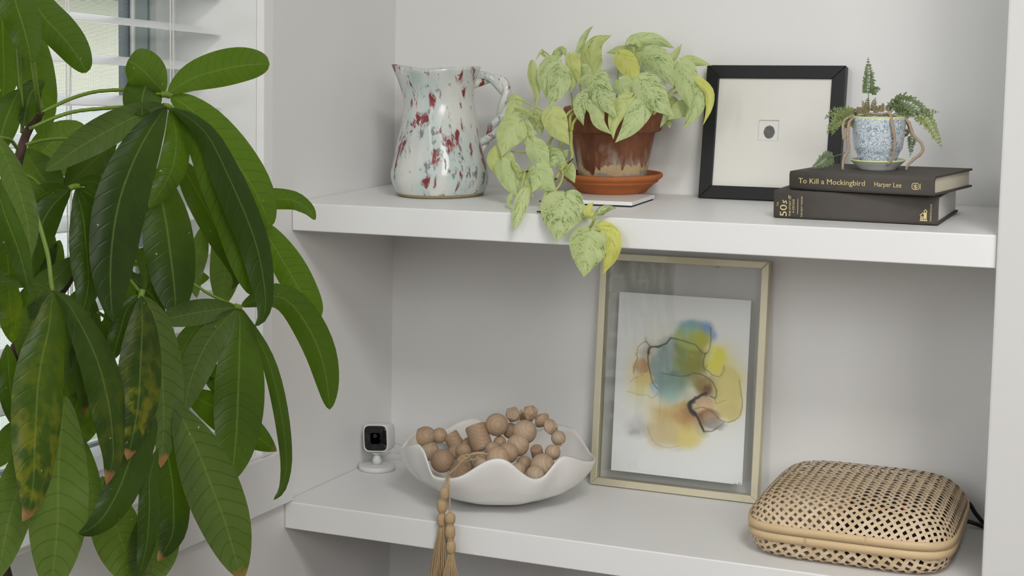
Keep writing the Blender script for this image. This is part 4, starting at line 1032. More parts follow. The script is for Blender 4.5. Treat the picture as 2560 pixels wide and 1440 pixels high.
def loops(L, cap0=True, cap1=True):
    V = [p for l in L for p in l]; n = len(L[0]); F = []
    for i in range(len(L)-1):
        for k in range(n): F.append((i*n+k, i*n+(k+1) % n, (i+1)*n+(k+1) % n, (i+1)*n+k))
    if cap0: F.append(tuple(range(n)))
    if cap1: F.append(tuple(reversed(range((len(L)-1)*n, len(L)*n))))
    return V, F
hd_m = Matrix.Translation((.001, .004, (bz0+bz1)/2)) @ Matrix.Rotation(math.radians(6), 4, 'Z') @ Matrix.Rotation(math.radians(-4), 4, 'Y') @ Matrix.Rotation(math.radians(-3), 4, 'X')
sh = loops([rsq(hw_*.86, hh_*.86, -.0125), rsq(hw_*.90, hh_*.90, -.0150), rsq(hw_*.97, hh_*.97, -.0148), rsq(hw_, hh_, -.0132), rsq(hw_, hh_, .010), rsq(hw_*.97, hh_*.97, .0150), rsq(hw_*.80, hh_*.80, .0172)])
hous = obj('housing', xform(sh, hd_m), PLASTIC, kam, world=False)
fc = loops([rsq(hw_*.875, hh_*.875, -.0152), rsq(hw_*.86, hh_*.86, -.0156), rsq(hw_*.4, hh_*.4, -.0158)])
obj('glass_panel', xform(fc, hd_m), LENSM, hous, world=False)
obj('lens', xform(loops([[(.0032*math.cos(a), -.01595, .004+.0032*math.sin(a)) for a in np.linspace(0, 2*math.pi, 24, endpoint=False)], [(.0022*math.cos(a), -.01585, .004+.0022*math.sin(a)) for a in np.linspace(0, 2*math.pi, 24, endpoint=False)]], True, False), hd_m), DEVICE, hous, world=False)
kp = [(KX+.012, KY+.022, .040), (KX+.030, KY+.040, .030), (KX+.060, KY+.065, .016), (KX+.11, -.012, .006), (KX+.20, -.009, .004), (KX+.29, -.009, .004)]
obj('power_lead', tube(kp, .0012, 7, 30), PLASTIC, kam)

# ---- woven bamboo basket
qx, qy = .772, -.160; hwx, hwy = .1285, .1375
bas = empty('woven_basket', (qx, qy, 0), 'flat lidded basket of open bamboo weave with a black cable behind', 'basket')
EXP = 5.5
def sup(x, y): return (abs(x/hwx)**EXP+abs(y/hwy)**EXP)**(1/EXP)
def profile(pts):
    P = crom(pts, 60); s = np.concatenate([[0], np.cumsum([np.linalg.norm(P[i+1]-P[i]) for i in range(59)])]); return np.array([p[0] for p in P]), np.array([p[1] for p in P]), s/s[-1]
lidp = profile([(0, .0425), (.03, .0424), (.06, .0415), (.085, .0385), (.105, .032), (.118, .0215), (.1255, .010), (.1285, 0)])
basep = profile([(0, 0), (.06, .0), (.102, .0003), (.115, .0018), (.1215, .0070), (.1248, .0165), (.1262, .027)])
def drape(px, py, prof, scale, z0, hgt):
    rho = min(1.0, sup(px, py)/scale)
    R_ = np.interp(rho, prof[2], prof[0])/.1285; Zv = np.interp(rho, prof[2], prof[1])
    if rho < 1e-5: return np.array([0, 0, z0+Zv+hgt])
    n = sup(px, py); ux, uy = px/n, py/n
    return np.array([ux*R_+0*hgt, uy*R_, z0+Zv])+np.array([ux*4, uy*4, 1.0])*hgt*np.array([min(1, rho**6), min(1, rho**6), 1])
def weave(name, prof, scale, z0, pitch, w, sgn, par):
    lim = scale*max(hwx, hwy)*1.42
    nS = int(2*lim/pitch)
    for d in (0, 1):
        for k in range(nS+1):
            off = -lim+k*pitch
            T_ = np.linspace(-lim, lim, 150); pts = []
            for t in T_:
                x, y = ((t+off)/math.sqrt(2), (t-off)/math.sqrt(2)) if d == 0 else ((t+off)/math.sqrt(2), (-t+off)/math.sqrt(2))
                if sup(x, y) <= scale*.998: pts.append(t)
            if len(pts) < 5: continue
            t0, t1_ = pts[0], pts[-1]; n = max(6, int((t1_-t0)/.0052)); V, F = [], []
            for i in range(n+1):
                t = t0+(t1_-t0)*i/n
                hgt = .00075*math.cos(math.pi*(t/pitch+k))*(1 if d == 0 else -1)*sgn
                for q in (-w/2, w/2):
                    o2 = off+q
                    x, y = ((t+o2)/math.sqrt(2), (t-o2)/math.sqrt(2)) if d == 0 else ((t+o2)/math.sqrt(2), (-t+o2)/math.sqrt(2))
                    V.append(drape(x, y, prof, scale, z0, hgt))
            for i in range(n): F.append((2*i, 2*i+1, 2*i+3, 2*i+2))
            obj(name, (V, F), BAMBOO, par, True, world=False)
def band(z0, z1, off, th, name, seam=None):
    n = 96
    def pt(a, o, z): 
        c, s = math.cos(a), math.sin(a); e = 2/EXP
        return ((hwx+o)*math.copysign(abs(c)**e, c), (hwy+o)*math.copysign(abs(s)**e, s), z)
    A = np.linspace(0, 2*math.pi, n, endpoint=False)
    A = [math.atan2(math.sin(a), math.cos(a)) for a in A]
    L = [[pt(a, off-th, z0+.0006) for a in A], [pt(a, off-.0002, z0) for a in A], [pt(a, off+.0004, (z0+z1)/2) for a in A], [pt(a, off-.0002, z1) for a in A], [pt(a, off-th, z1-.0006) for a in A], [pt(a, off-th, z0+.0006) for a in A]]
    V, F = loops(L, False, False); return obj(name, (V, F), RIMB, bas, True, world=False)
lid_ = band(.0355, .0462, .0016, .0030, 'lid_rim'); bas_ = band(.0240, .0348, .0004, .0030, 'base_rim')
LIDZ = .0415
weave('lid_strip', lidp, 1.13, LIDZ, .0086, .0043, 1, lid_)
weave('base_strip', basep, 1.06, .0012, .0098, .0047, -1, bas_)
for a, z, nm in ((.028, .0409, 'rim_joint'), (-.045, .0294, 'rim_joint')):
    obj(nm, box(a-.0003, a+.0004, -hwy-.0032, -hwy-.0010, z-.0050, z+.0050), RIMB, lid_ if z > .035 else bas_, False, world=False)

dev = empty('router', (.815, -.150, .006), 'black box with red lights seen inside the woven basket', 'router')
obj('casing', bevelled(box(-.060, .060, -.095, .085, 0, .042), .004), DEVICE, dev, False, world=False)
for u, v in ((2202, 1272), (2263, 1270)):
    P = atZ(u, v, .0495); obj('status_light', box(P[0]-.0022, P[0]+.0022, P[1]-.0012, P[1]+.0012, .0478, .0486), LED, dev, False)
cabs = [[(2330, 1245, -.040), (2410, 1250, -.024), (2440, 1285, -.022), (2462, 1312, -.022)], [(2335, 1300, -.036), (2412, 1303, -.030), (2438, 1309, -.030), (2462, 1318, -.034)]]
cbl = empty('cable', (.88, -.03, .0), 'pair of black cables coming out behind the woven basket', 'cable')
obj('cord', tube([atY(u, v, y) for u, v, y in cabs[0]], .0030, 10, 24), CABLE, cbl)
P2 = [atY(u, v, y) for u, v, y in cabs[1]]
for p in P2: p[2] = max(p[2], .0032)
obj('cord', tube(P2, .0030, 10, 24), CABLE, cbl)
# ================================================================== leaves
def surf_leaf(mapf, mid, w1, w2, prof, fold=.25, roll=0.0, wave=0.0, up=True, nl=22, nw=8, lobe=0.0, seed=0, bow=0.0):
    """mid: stations along the midrib (u, v, depth); w1/w2: half widths on either side; fold: how far the edges drop away from the midrib"""
    D_ = crom(mid, 121); SS = [(1-math.cos(math.pi*i/(nl-1)))/2*.75+.25*i/(nl-1) for i in range(nl)]
    P = [D_[min(119, int(s*120))]*(1-(s*120-min(119, int(s*120))))+D_[min(119, int(s*120))+1]*(s*120-min(119, int(s*120))) for s in SS]
    V, F, U = [], [], []
    rn = random.Random(seed); p1, p2 = rn.uniform(0, 6), rn.uniform(0, 6)
    L2 = sum(np.hypot(*(P[i+1]-P[i])[:2]) for i in range(nl-1))
    for i in range(nl):
        s = SS[i]; a, b = P[max(i-1, 0)], P[min(i+1, nl-1)]; d = (b-a)[:2]; d = d/(np.hypot(*d)+1e-9); n = np.array([-d[1], d[0]])
        f = prof(s)
        for j in range(nw+1):
            q = 1-2*j/nw; w = (w1 if q > 0 else w2)*f*abs(q)*(1 if q >= 0 else -1)
            u, v, z = P[i]; back = lobe*L2*(abs(q)**1.5)*math.exp(-s/.16)
            u, v = u+n[0]*w-d[0]*back, v+n[1]*w-d[1]*back
            wm = abs(w)*.00048
            z = z+fold*wm*(abs(q)**.6)+roll*w*.00048+wave*abs(q)**2*f*(math.sin(s*15+p1+(1.7 if q > 0 else 0))+.5*math.sin(s*27+p2))+bow*math.sin(math.pi*s)
            V.append(mapf(u, v, z)); U.append((.5+.5*q, s))
    for i in range(nl-1):
        for j in range(nw):
            k = i*(nw+1)+j; f = (k, k+1, k+nw+2, k+nw+1)
            F.append(f)
    # face the upper side to the camera, or away from it
    c = V[(nl//2)*(nw+1)+nw//2]; fa = F[(nl//2)*nw+nw//2]
    nr = np.cross(V[fa[1]]-V[fa[0]], V[fa[2]]-V[fa[0]])
    if (nr@(CAM-c) > 0) != up: F = [tuple(reversed(f)) for f in F]
    return V, F, U
def p_tree(s):
    return max(.006, (max(s, 0)**.80)*(max(1-s, 0)**.80)/.330)
def p_round(s): return max(.02, (s**.65)*(max(1-s, 0)**.42)/.50)
def p_heart(s):
    return float(np.interp(s, [0, .03, .08, .16, .28, .40, .55, .70, .84, .94, 1], [.10, .55, .80, .96, 1.0, .96, .80, .56, .29, .11, .0]))

# ------------------------------------------------------------------ tall plant in front of the window
tree = empty('money_tree', (.17, -.98, FZ), 'tall green houseplant with drooping finger leaves in front of the window', 'plant')
def ZP(u): return 1.315+.305*u/857
def tmap(u, v, z): return atD(u, v, ZP(u)+z)
N_LEAF = [0]
def TL(pts, w1, w2, d0, d1, tone=.35, up=True, tip=0.0, yel=0.0, prof=p_tree, fold=.35, roll=0.0, wave=.0022, dm=None, bow=0.0):
    n = len(pts); ds = np.linspace(d0, d1, n) if dm is None else crom([(d0,), (dm,), (d1,)], n)
    mid = [(p[0], p[1], float(np.ravel(d)[0])) for p, d in zip(pts, ds)]
    N_LEAF[0] += 1
    o = obj('leaf', surf_leaf(tmap, mid, w1*1.07, w2*1.07, prof, fold if up else -fold*.6, roll, wave, up, seed=N_LEAF[0], bow=bow), TLEAF, tree)
    o['tone'] = float(tone); o['brown_tip'] = float(tip); o['yellowing'] = float(yel); return o
def PT(pts, r=.0021, d0=0.0, d1=0.0, mat=None, name='petiole'):
    n = len(pts); ds = np.linspace(d0, d1, n)
    obj(name, tube([tmap(u, v, d) for (u, v), d in zip(pts, ds)], r, 8, 20), mat or PETIO, tree)
# --- right crown, first hub (414,236) and second hub (418,266)
PT([(100, 283), (137, 265), (179, 246), (229, 231), (271, 226), (321, 225), (370, 231), (414, 237)], .0018, .02, .0)
PT([(74, 322), (129, 297), (187, 279), (260, 271), (340, 266), (418, 266)], .0018, .02, -.02)
PT([(402, 236), (414, 236), (424, 239)], .0034, .0, .0, name='leaf_hub'); PT([(408, 264), (418, 266), (428, 270)], .0030, -.02, -.02, name='leaf_hub')
TL([(412, 231), (390, 210), (370, 188), (345, 165), (319, 152)], 50, 46, .0, -.02, .75, prof=p_round)
TL([(420, 233), (450, 213), (480, 196), (522, 182), (592, 166), (640, 161), (674, 160)], 41, 47, .0, .03, .85, prof=lambda s: max(.02, (s**.66)*(max(1-s, 0)**.45)/.48))
TL([(426, 240), (470, 268), (521, 317), (585, 398), (640, 482), (676, 568)], 46, 50, .01, .03, .95, prof=lambda s: max(.02, (s**.55)*(max(1-s, 0)**.50)/.48))
TL([(356, 288), (355, 262), (357, 238), (366, 214), (378, 200)], 46, 46, -.030, .004, .32, up=True, prof=lambda s: max(.05, (s**.30)*(max(1-s, 0)**.34)/.64), fold=.6)
# behind: leaf running off to the right of the crown
TL([(585, 515), (640, 502), (686, 497), (733, 501), (756, 512), (775, 527), (788, 550)], 26, 26, .07, .05, .75, prof=lambda s: max(.01, (s**.45)*(max(1-s, 0)**.62)/.50))
TL([(640, 548), (675, 600), (719, 672), (751, 729), (778, 772), (794, 800)], 32, 42, .06, .07, .9, prof=lambda s: max(.01, (s**.6)*(max(1-s, 0)**.45)/.47))
# second hub, back to front
TL([(425, 272), (440, 330), (436, 400), (412, 460), (371, 521)], 34, 34, -.02, .0, .75)
TL([(422, 270), (470, 300), (520, 378), (560, 470), (590, 545), (610, 640), (627, 738)], 52, 50, -.025, -.012, .70, prof=lambda s: max(.012, (s**.75)*(max(1-s, 0)**.66)/.375))
TL([(428, 270), (478, 298), (524, 345), (571, 440), (608, 523), (634, 590), (650, 648), (661, 715), (664, 765), (654, 800), (636, 816)], 44, 33, -.03, -.035, .22, prof=lambda s: max(.012, (s**.75)*(max(1-s, 0)**.72)/.36))
TL([(418, 268), (398, 290), (365, 342), (333, 405), (302, 489), (285, 570), (277, 648), (276, 720), (281, 803)], 58, 66, -.03, -.05, .02, prof=lambda s: max(.012, (s**.72)*(max(1-s, 0)**.70)/.372))
TL([(418, 268), (380, 274), (302, 309), (202, 366), (150, 402), (113, 427)], 40, 38, -.025, -.02, .30, up=False, prof=lambda s: max(.012, (s**.72)*(max(1-s, 0)**.72)/.368))
# --- upper left: two leaves hanging into the frame, broad ones behind
TL([(30, -80), (38, 0), (54, 52), (68, 104), (79, 156)], 43, 47, -.05, -.05, .30, prof=lambda s: max(.01, (s**.5)*(max(1-s, 0)**.60)/.48))
TL([(60, -50), (102, 32), (146, 81), (177, 117), (204, 158), (216, 182)], 38, 46, -.02, .0, .62, prof=lambda s: max(.01, (s**.5)*(max(1-s, 0)**.48)/.50))
TL([(66, 30), (84, 130), (95, 200), (104, 250), (109, 310), (107, 352)], 52, 42, .05, .05, .55)
TL([(8, -120), (6, 0), (8, 120), (10, 200), (4, 270)], 52, 52, .05, .04, .50)
TL([(50, 222), (30, 262), (8, 320), (-6, 390)], 38, 34, .01, .0, .12)
TL([(112, 203), (84, 222), (68, 260), (58, 318)], 30, 30, .01, .01, .08)
PT([(81, 152), (92, 229), (97, 268), (100, 283)], .0022, -.04, .02); PT([(45, 112), (48, 167), (52, 221), (56, 298), (55, 332)], .0019, .0, .02)
PT([(0, 344), (25, 349), (44, 372)], .0018, -.02, .02); PT([(67, 361), (104, 351), (152, 347), (205, 350)], .0017, .02, .04)
PT([(104, 276), (98, 291), (74, 318), (58, 358), (46, 400), (38, 450), (50, 520), (85, 600), (130, 690)], [.0035, .0042, .0048, .0052, .0056, .006], .02, .07, BARK, 'branch')
PT([(230, 620), (181, 682), (154, 723), (83, 812), (48, 858), (8, 938), (-40, 1010)], [.0050, .0058, .0062], .075, .03, BARK, 'branch')
# --- light leaves close to the window
TL([(55, 425), (100, 385), (140, 348), (188, 322), (215, 318)], 40, 40, .08, .08, .85, up=False)
TL([(56, 372), (92, 425), (118, 462), (150, 520)], 40, 46, .06, .06, .30, up=False)
TL([(70, 480), (110, 440), (150, 420), (210, 395)], 22, 22, .07, .08, .5, up=False)
TL([(292, 352), (250, 388), (210, 425), (160, 470)], 40, 34, .03, .04, .18, up=False)
TL([(300, 380), (262, 430), (240, 470), (215, 520)], 30, 30, .05, .05, .15, up=False)
PT([(54, 435), (79, 445), (100, 464), (113, 480)], .0017, .03, .03)
# --- hub (183,467)
PT([(196, 466), (183, 467), (174, 471)], .003, .0, .0, name='leaf_hub')
TL([(178, 471), (133, 512), (104, 560), (90, 600), (78, 650), (74, 702)], 36, 40, .0, .0, .10)
TL([(178, 470), (130, 478), (85, 500), (52, 540), (30, 600)], 28, 28, .02, .03, .45)
TL([(190, 470), (208, 541), (214, 600), (219, 655), (221, 710), (214, 752), (202, 795)], 41, 37, -.005, -.03, .08)
TL([(192, 468), (248, 503), (285, 560), (300, 640)], 24, 24, .0, .0, .12)
TL([(188, 465), (222, 454), (258, 466), (290, 500)], 15, 18, .01, .02, .40)
# --- near leaves at the left edge
TL([(-14, 330), (24, 418), (52, 492), (72, 575), (74, 650)], 32, 32, -.05, -.06, .35, up=False)
TL([(-24, 420), (12, 535), (42, 613), (62, 682), (76, 745)], 30, 28, -.065, -.07, .15, roll=.3)
# --- hub (130,727)
PT([(56, 480), (83, 520), (97, 556), (110, 600), (121, 644), (127, 696), (131, 728)], .0021, .0, -.05)
TL([(128, 726), (100, 712), (56, 704), (10, 704), (-60, 722)], 15, 15, -.05, -.06, .12, roll=1.6)
TL([(133, 730), (150, 775), (164, 830), (166, 900), (158, 975)], 24, 24, -.02, -.01, .18, up=False)
TL([(195, 800), (192, 870), (187, 935), (178, 995)], 26, 24, .0, .0, .22, up=False)
TL([(180, 800), (196, 880), (210, 960), (213, 1040)], 24, 22, -.01, -.01, .22, up=False, tip=1)
TL([(131, 729), (127, 780), (121, 830), (108, 880), (97, 946), (92, 1008), (89, 1071), (86, 1130), (85, 1180), (80, 1235), (72, 1275), (56, 1304)], 60, 60, -.05, -.075, .25, tip=1, yel=.9, prof=lambda s: max(.012, (s**.72)*(max(1-s, 0)**.78)/.352))
TL([(135, 729), (166, 752), (190, 790), (220, 846), (246, 908), (262, 967), (275, 1029), (282, 1100), (282, 1150), (266, 1212)], 46, 42, -.05, -.07, .10, tip=1, yel=.25, roll=-.25)
# --- hub (352,735)
TL([(328, 592), (347, 638), (361, 695), (352, 745)], 9, 9, -.02, -.03, .30, roll=1.8)
PT([(356, 724), (353, 737), (350, 748)], .0032, -.03, -.03, name='leaf_hub'); PT([(315, 650), (340, 655), (400, 668), (430, 676)], .0016, .03, .04)
PT([(312, 690), (330, 705), (354, 735)], .0016, .01, -.03); PT([(246, 735), (266, 780), (284, 806)], .0018, .0, .0); PT([(244, 780), (270, 797), (284, 808)], .0016, .0, .0)
TL([(305, 672), (350, 712), (385, 745), (412, 790)], 16, 20, .02, .02, .05)
TL([(352, 738), (318, 772), (300, 830), (280, 902)], 28, 28, -.03, -.02, .12, tip=1)
TL([(356, 738), (385, 790), (398, 860), (404, 930), (408, 1000), (409, 1080), (401, 1170)], 34, 50, -.02, -.02, .55, up=False, tip=1)
TL([(353, 738), (356, 800), (354, 862), (351, 925), (347, 998), (336, 1071), (318, 1150)], 53, 50, -.045, -.06, .10, tip=1, yel=1.0)
TL([(262, 742), (276, 790), (265, 860), (258, 912)], 18, 18, .03, .03, .75); TL([(235, 745), (236, 820), (240, 905)], 17, 17, .01, .01, .10)
# --- leaves behind the crown on the right
TL([(322, 706), (370, 702), (440, 697), (490, 695), (524, 694)], 36, 36, .09, .10, .75)
TL([(316, 662), (350, 646), (390, 640), (430, 642)], 22, 24, .09, .09, .70)
TL([(510, 560), (497, 630), (484, 682), (492, 745)], 24, 24, .08, .07, .85, up=False)
TL([(545, 560), (562, 640), (560, 700), (553, 772)], 36, 38, .085, .08, .95, up=False)
TL([(395, 420), (404, 494), (417, 565), (425, 627), (433, 690), (438, 745), (440, 790)], 60, 58, .02, .0, .06, prof=lambda s: max(.012, (s**.62)*(max(1-s, 0)**.58)/.43))
TL([(440, 395), (470, 440), (498, 490), (528, 545), (556, 600), (577, 642), (591, 678), (592, 702), (578, 724)], 36, 36, .02, .03, .04, prof=lambda s: max(.012, (s**.6)*(max(1-s, 0)**.85)/.38))
# --- hub (595,768)
PT([(430, 680), (471, 702), (529, 738), (592, 767)], .0016, .03, .0); PT([(588, 765), (595, 768), (602, 769)], .0032, .0, .0, name='leaf_hub')
TL([(592, 768), (552, 772), (506, 779), (450, 790), (388, 806)], 31, 30, .0, -.01, .22, up=False)
TL([(520, 795), (480, 835), (450, 890), (430, 950)], 26, 24, .03, .02, .22, up=False)
TL([(593, 771), (560, 803), (522, 850), (496, 900), (474, 960), (458, 1036)], 36, 42, .0, -.01, .32, up=False)
TL([(602, 766), (640, 750), (690, 740), (724, 756), (752, 788), (782, 840), (804, 895), (818, 960), (824, 1024)], 36, 40, .0, .03, .45, prof=lambda s: max(.012, (s**.66)*(max(1-s, 0)**.60)/.415))
TL([(598, 771), (600, 810), (599, 860), (598, 905), (596, 967), (592, 1060), (587, 1130), (577, 1206)], 57, 62, .0, -.01, .45, prof=lambda s: max(.012, (s**.75)*(max(1-s, 0)**.72)/.36))
TL([(602, 771), (616, 800), (635, 832), (660, 878), (680, 930), (697, 1000), (710, 1080), (716, 1160), (706, 1222), (684, 1250)], 19, 18, .005, .02, .22, prof=lambda s: max(.02, (s**.5)*(max(1-s, 0)**.55)/.50))
# --- bottom
TL([(455, 975), (535, 1018), (610, 1068), (692, 1128)], 46, 40, .03, .04, .42, tip=.6)
TL([(495, 955), (525, 925), (545, 962), (552, 1000)], 26, 22, .03, .03, .10)
TL([(440, 1000), (456, 1046), (494, 1126), (536, 1234), (564, 1309), (588, 1390), (606, 1452)], 66, 66, -.02, -.02, .52, up=False, tip=.7, prof=lambda s: max(.012, (s**.80)*(max(1-s, 0)**.74)/.345))
TL([(405, 1060), (418, 1130), (430, 1200), (434, 1270), (430, 1340), (394, 1404)], 42, 40, -.015, -.01, .10, tip=1)
TL([(395, 1120), (374, 1195), (374, 1262), (367, 1358), (346, 1450)], 27, 25, -.035, -.035, .06)
TL([(385, 1035), (352, 1096), (325, 1150), (298, 1222), (262, 1287), (226, 1322), (195, 1334)], 40, 48, -.045, -.055, .05, prof=lambda s: max(.012, (s**.6)*(max(1-s, 0)**.72)/.41))
TL([(255, 1190), (275, 1270), (303, 1350), (335, 1430), (350, 1490)], 64, 58, .03, .03, .90, up=False)
TL([(398, 1250), (388, 1330), (374, 1400), (362, 1480)], 56, 62, .025, .025, .85, up=False)
TL([(186, 1060), (208, 1138), (224, 1196), (233, 1258), (214, 1326)], 27, 24, .0, .0, .90, up=False)
TL([(165, 990), (152, 1080), (147, 1160), (145, 1240), (144, 1312), (136, 1400), (128, 1490)], 74, 72, -.025, -.03, .78, up=False, prof=lambda s: max(.012, (s**.72)*(max(1-s, 0)**.72)/.368))
TL([(92, 1070), (56, 1195), (31, 1265), (14, 1336), (-6, 1450)], 52, 52, -.03, -.04, .55, up=False)
TL([(70, 1045), (28, 1100), (-12, 1170)], 34, 30, .0, .0, .80, up=False)
TL([(18, 860), (24, 950), (38, 1072)], 30, 28, -.01, -.01, .05, tip=1)
TL([(14, 680), (24, 750), (31, 858)], 32, 30, .0, .0, .55, yel=1.0)
TL([(12, 575), (20, 660), (26, 765)], 32, 30, .03, .03, .10)
TL([(190, 640), (145, 690), (104, 725), (78, 800)], 32, 32, .03, .03, .18, up=False)
TL([(120, 735), (92, 780), (70, 840), (50, 900)], 36, 34, .035, .03, .15, up=False)
TL([(206, 975), (184, 1030), (152, 1094)], 32, 30, -.005, -.005, .12, yel=.6)
TL([(235, 1040), (215, 1065), (190, 1090), (160, 1120)], 18, 18, .02, .02, .85)
TL([(10, 430), (24, 500), (20, 590)], 30, 30, .03, .03, .25); TL([(300, 780), (262, 840), (250, 930), (262, 1010)], 34, 34, .04, .04, .04)
TL([(150, 600), (126, 670), (130, 760)], 34, 34, .06, .06, .08); TL([(250, 560), (262, 640), (250, 740)], 40, 40, .05, .05, .05)
TL([(60, 860), (72, 930), (50, 1040)], 40, 40, .04, .04, .05); TL([(320, 900), (300, 1000), (330, 1080)], 40, 40, .03, .03, .06)
TL([(90, 560), (60, 640), (50, 720)], 36, 36, .06, .06, .08); TL([(400, 860), (420, 940), (440, 1030)], 30, 30, .04, .04, .15)
for x, y, dx, L_ in ((225, 470, 20, 170), (120, 560, -30, 150), (300, 640, 15, 160), (200, 720, -25, 150), (60, 720, 20, 150), (330, 830, 25, 170), (140, 860, 20, 150), (230, 960, -20, 150), (420, 560, 10, 150), (30, 480, -10, 150), (380, 650, -10, 140), (90, 960, 10, 130)):
    TL([(x, y), (x+dx*.5, y+L_*.5), (x+dx, y+L_)], 34, 34, .055, .05, .10, wave=.003)
# trunk and pot below the frame
b0 = tmap(-40, 1010, .03); ba = tmap(8, 938, .041)
obj('trunk', tube([ba, b0, b0+(b0-ba)*.45+np.array([.012, -.01, -.045]), (.135, -.972, -.12), (.17, -.98, -.56)], [.0063, .0075, .0115, .016, .020], 14, 40), BARK, tree)
obj('pot', lathe([(.10, 0), (.105, .004), (.128, .21), (.132, .215), (.132, .24), (.124, .241), (.120, .20), (.01, .195)], 40), DARKPOT, tree, world=False)
obj('soil', lathe([(.002, .205), (.120, .204), (.118, .196), (.002, .195)], 30), SOIL, tree, world=False)

# ------------------------------------------------------------------ pothos
def ymap(u, v, y): return atY(u, v, min(y, -.0035))
N_P = [0]; PK = 1.0
a5 = lambda x, y: (1200+x/3.6, 40+y/3.6)
a6 = lambda x, y: (1200+x/4.364, 380+y/4.364)
def PL(cv, pts, hw, y0, y1, mark=.4, yel=0.0, up=True, hw2=None, fold=.42, roll=0.0, lobe=.12, prof=p_heart, bow=0.0, wave=.0022):
    n = len(pts); ys = np.linspace(y0, y1, n); k = 3.6 if cv is a5 else 4.364
    mid = [(*cv(*p), float(y)) for p, y in zip(pts, ys)]
    N_P[0] += 1
    o = obj('leaf', surf_leaf(ymap, mid, hw/k*1.10*PK, (hw2 or hw)/k*1.10*PK, prof, fold if up else -fold*.5, roll, wave, up, nl=18, lobe=lobe, seed=N_P[0]+500, bow=bow), PLEAF, pot)
    o['marbling'] = float(mark); o['yellow'] = float(yel); return o
def VN(cv, pts, r, y0, y1, mat=None, name='stem'):
    n = len(pts); ys = np.linspace(y0, y1, n)
    obj(name, tube([ymap(*cv(*p), y) for p, y in zip(pts, ys)], r, 8, 24), mat or STEMV, pot)
pf = lambda s: float(np.interp(s, [0, .1, .3, .55, .8, 1], [.25, .7, 1, .85, .45, 0]))
# crown, back to front
PL(a5, [(1400, 450), (1290, 320), (1130, 330)], 62, -.06, -.05, .2, .15, lobe=.06)
PL(a5, [(1700, 420), (1760, 340), (1818, 248)], 34, -.05, -.035, .3, .1, roll=.8)
PL(a5, [(1330, 262), (1450, 228), (1600, 222), (1752, 292)], 74, -.07, -.055, .75, .05, roll=.3, lobe=.05)
PL(a5, [(1440, 262), (1400, 232), (1330, 250), (1325, 270)], 26, -.075, -.08, .3, .1, prof=pf)
PL(a5, [(1430, 400), (1410, 330), (1330, 290), (1260, 330)], 66, -.055, -.06, .3, .35)
PL(a5, [(1480, 360), (1600, 400), (1690, 520), (1738, 640)], 112, -.085, -.115, .75, .0)
PL(a5, [(1430, 495), (1435, 530), (1450, 610)], 48, -.06, -.06, .6, 0)
PL(a5, [(880, 330), (915, 240), (960, 150), (1018, 88)], 32, -.085, -.075, .85, .0, roll=1.0, prof=pf)
PL(a5, [(1030, 500), (1000, 370), (1050, 240), (1185, 172)], 90, -.075, -.09, .45, .35, hw2=92, prof=p_heart, lobe=.02)
PL(a5, [(1000, 620), (940, 520), (890, 420), (860, 320)], 50, -.07, -.06, .3, .3)
PL(a5, [(640, 405), (560, 340), (572, 306), (548, 322), (494, 408)], 14, -.11, -.12, .3, .2, prof=pf, lobe=0)
VN(a5, [(575, 318), (610, 345), (645, 390)], .0011, -.12, -.11)
PL(a5, [(660, 410), (690, 350), (745, 300), (776, 372)], 40, -.10, -.11, .9, .15, prof=pf, lobe=.0)
PL(a5, [(470, 395), (478, 540), (510, 690), (498, 822)], 46, -.12, -.15, .45, .3, prof=pf, lobe=.0, roll=.6)
PL(a5, [(690, 405), (620, 470), (585, 590), (600, 742)], 82, -.13, -.16, .7, .0, hw2=86)
PL(a5, [(820, 352), (850, 470), (890, 605)], 62, -.12, -.14, .4, .55)
PL(a5, [(880, 500), (830, 580), (818, 690)], 46, -.13, -.14, .4, .3)
PL(a5, [(900, 465), (960, 520), (1020, 575)], 60, -.12, -.13, .55, .05, roll=.5)
PL(a5, [(720, 470), (712, 580), (680, 690), (618, 828)], 98, -.15, -.18, .85, .0, hw2=98)
PL(a5, [(1260, 350), (1320, 440), (1372, 530), (1412, 645)], 80, -.11, -.16, .35, .85, hw2=98)
PL(a5, [(920, 590), (1010, 605), (1090, 725)], 56, -.14, -.16, .25, .05, hw2=64)
PL(a5, [(1250, 580), (1300, 650), (1350, 745)], 88, -.15, -.165, .6, .0)
PL(a5, [(1010, 560), (1090, 540), (1130, 600), (1095, 690)], 55, -.145, -.155, .8, .0, lobe=.0)
PL(a5, [(985, 705), (915, 770), (900, 870), (932, 988)], 66, -.16, -.185, .98, .0, roll=-.3)
PL(a5, [(990, 790), (1050, 850), (1075, 960), (1185, 1068)], 66, -.17, -.20, .45, .1, hw2=60)
PL(a5, [(1040, 610), (1090, 690), (1150, 800), (1228, 922)], 92, -.165, -.20, .98, .0, hw2=98)
PL(a5, [(1360, 740), (1270, 850), (1210, 980), (1200, 1112)], 92, -.175, -.20, .55, .35, hw2=52)
PL(a5, [(1500, 770), (1420, 880), (1330, 1020), (1215, 1142)], 92, -.18, -.215, .7, .0, hw2=100)
PL(a5, [(1440, 575), (1530, 680), (1620, 790), (1745, 908)], 118, -.175, -.205, .8, .0, hw2=128)
PL(a5, [(1830, 430), (1860, 400), (1950, 410), (2088, 446)], 44, -.07, -.08, .1, .2)
PL(a5, [(1800, 425), (1850, 540), (1862, 680), (1886, 832)], 112, -.10, -.135, .6, .05, hw2=106)
PL(a5, [(1985, 640), (1950, 760), (1910, 890), (1828, 1020)], 78, -.12, -.13, .75, .05, hw2=84)
PL(a5, [(1970, 585), (2055, 690), (2055, 830), (2008, 985)], 30, -.125, -.135, .2, .95, hw2=48)
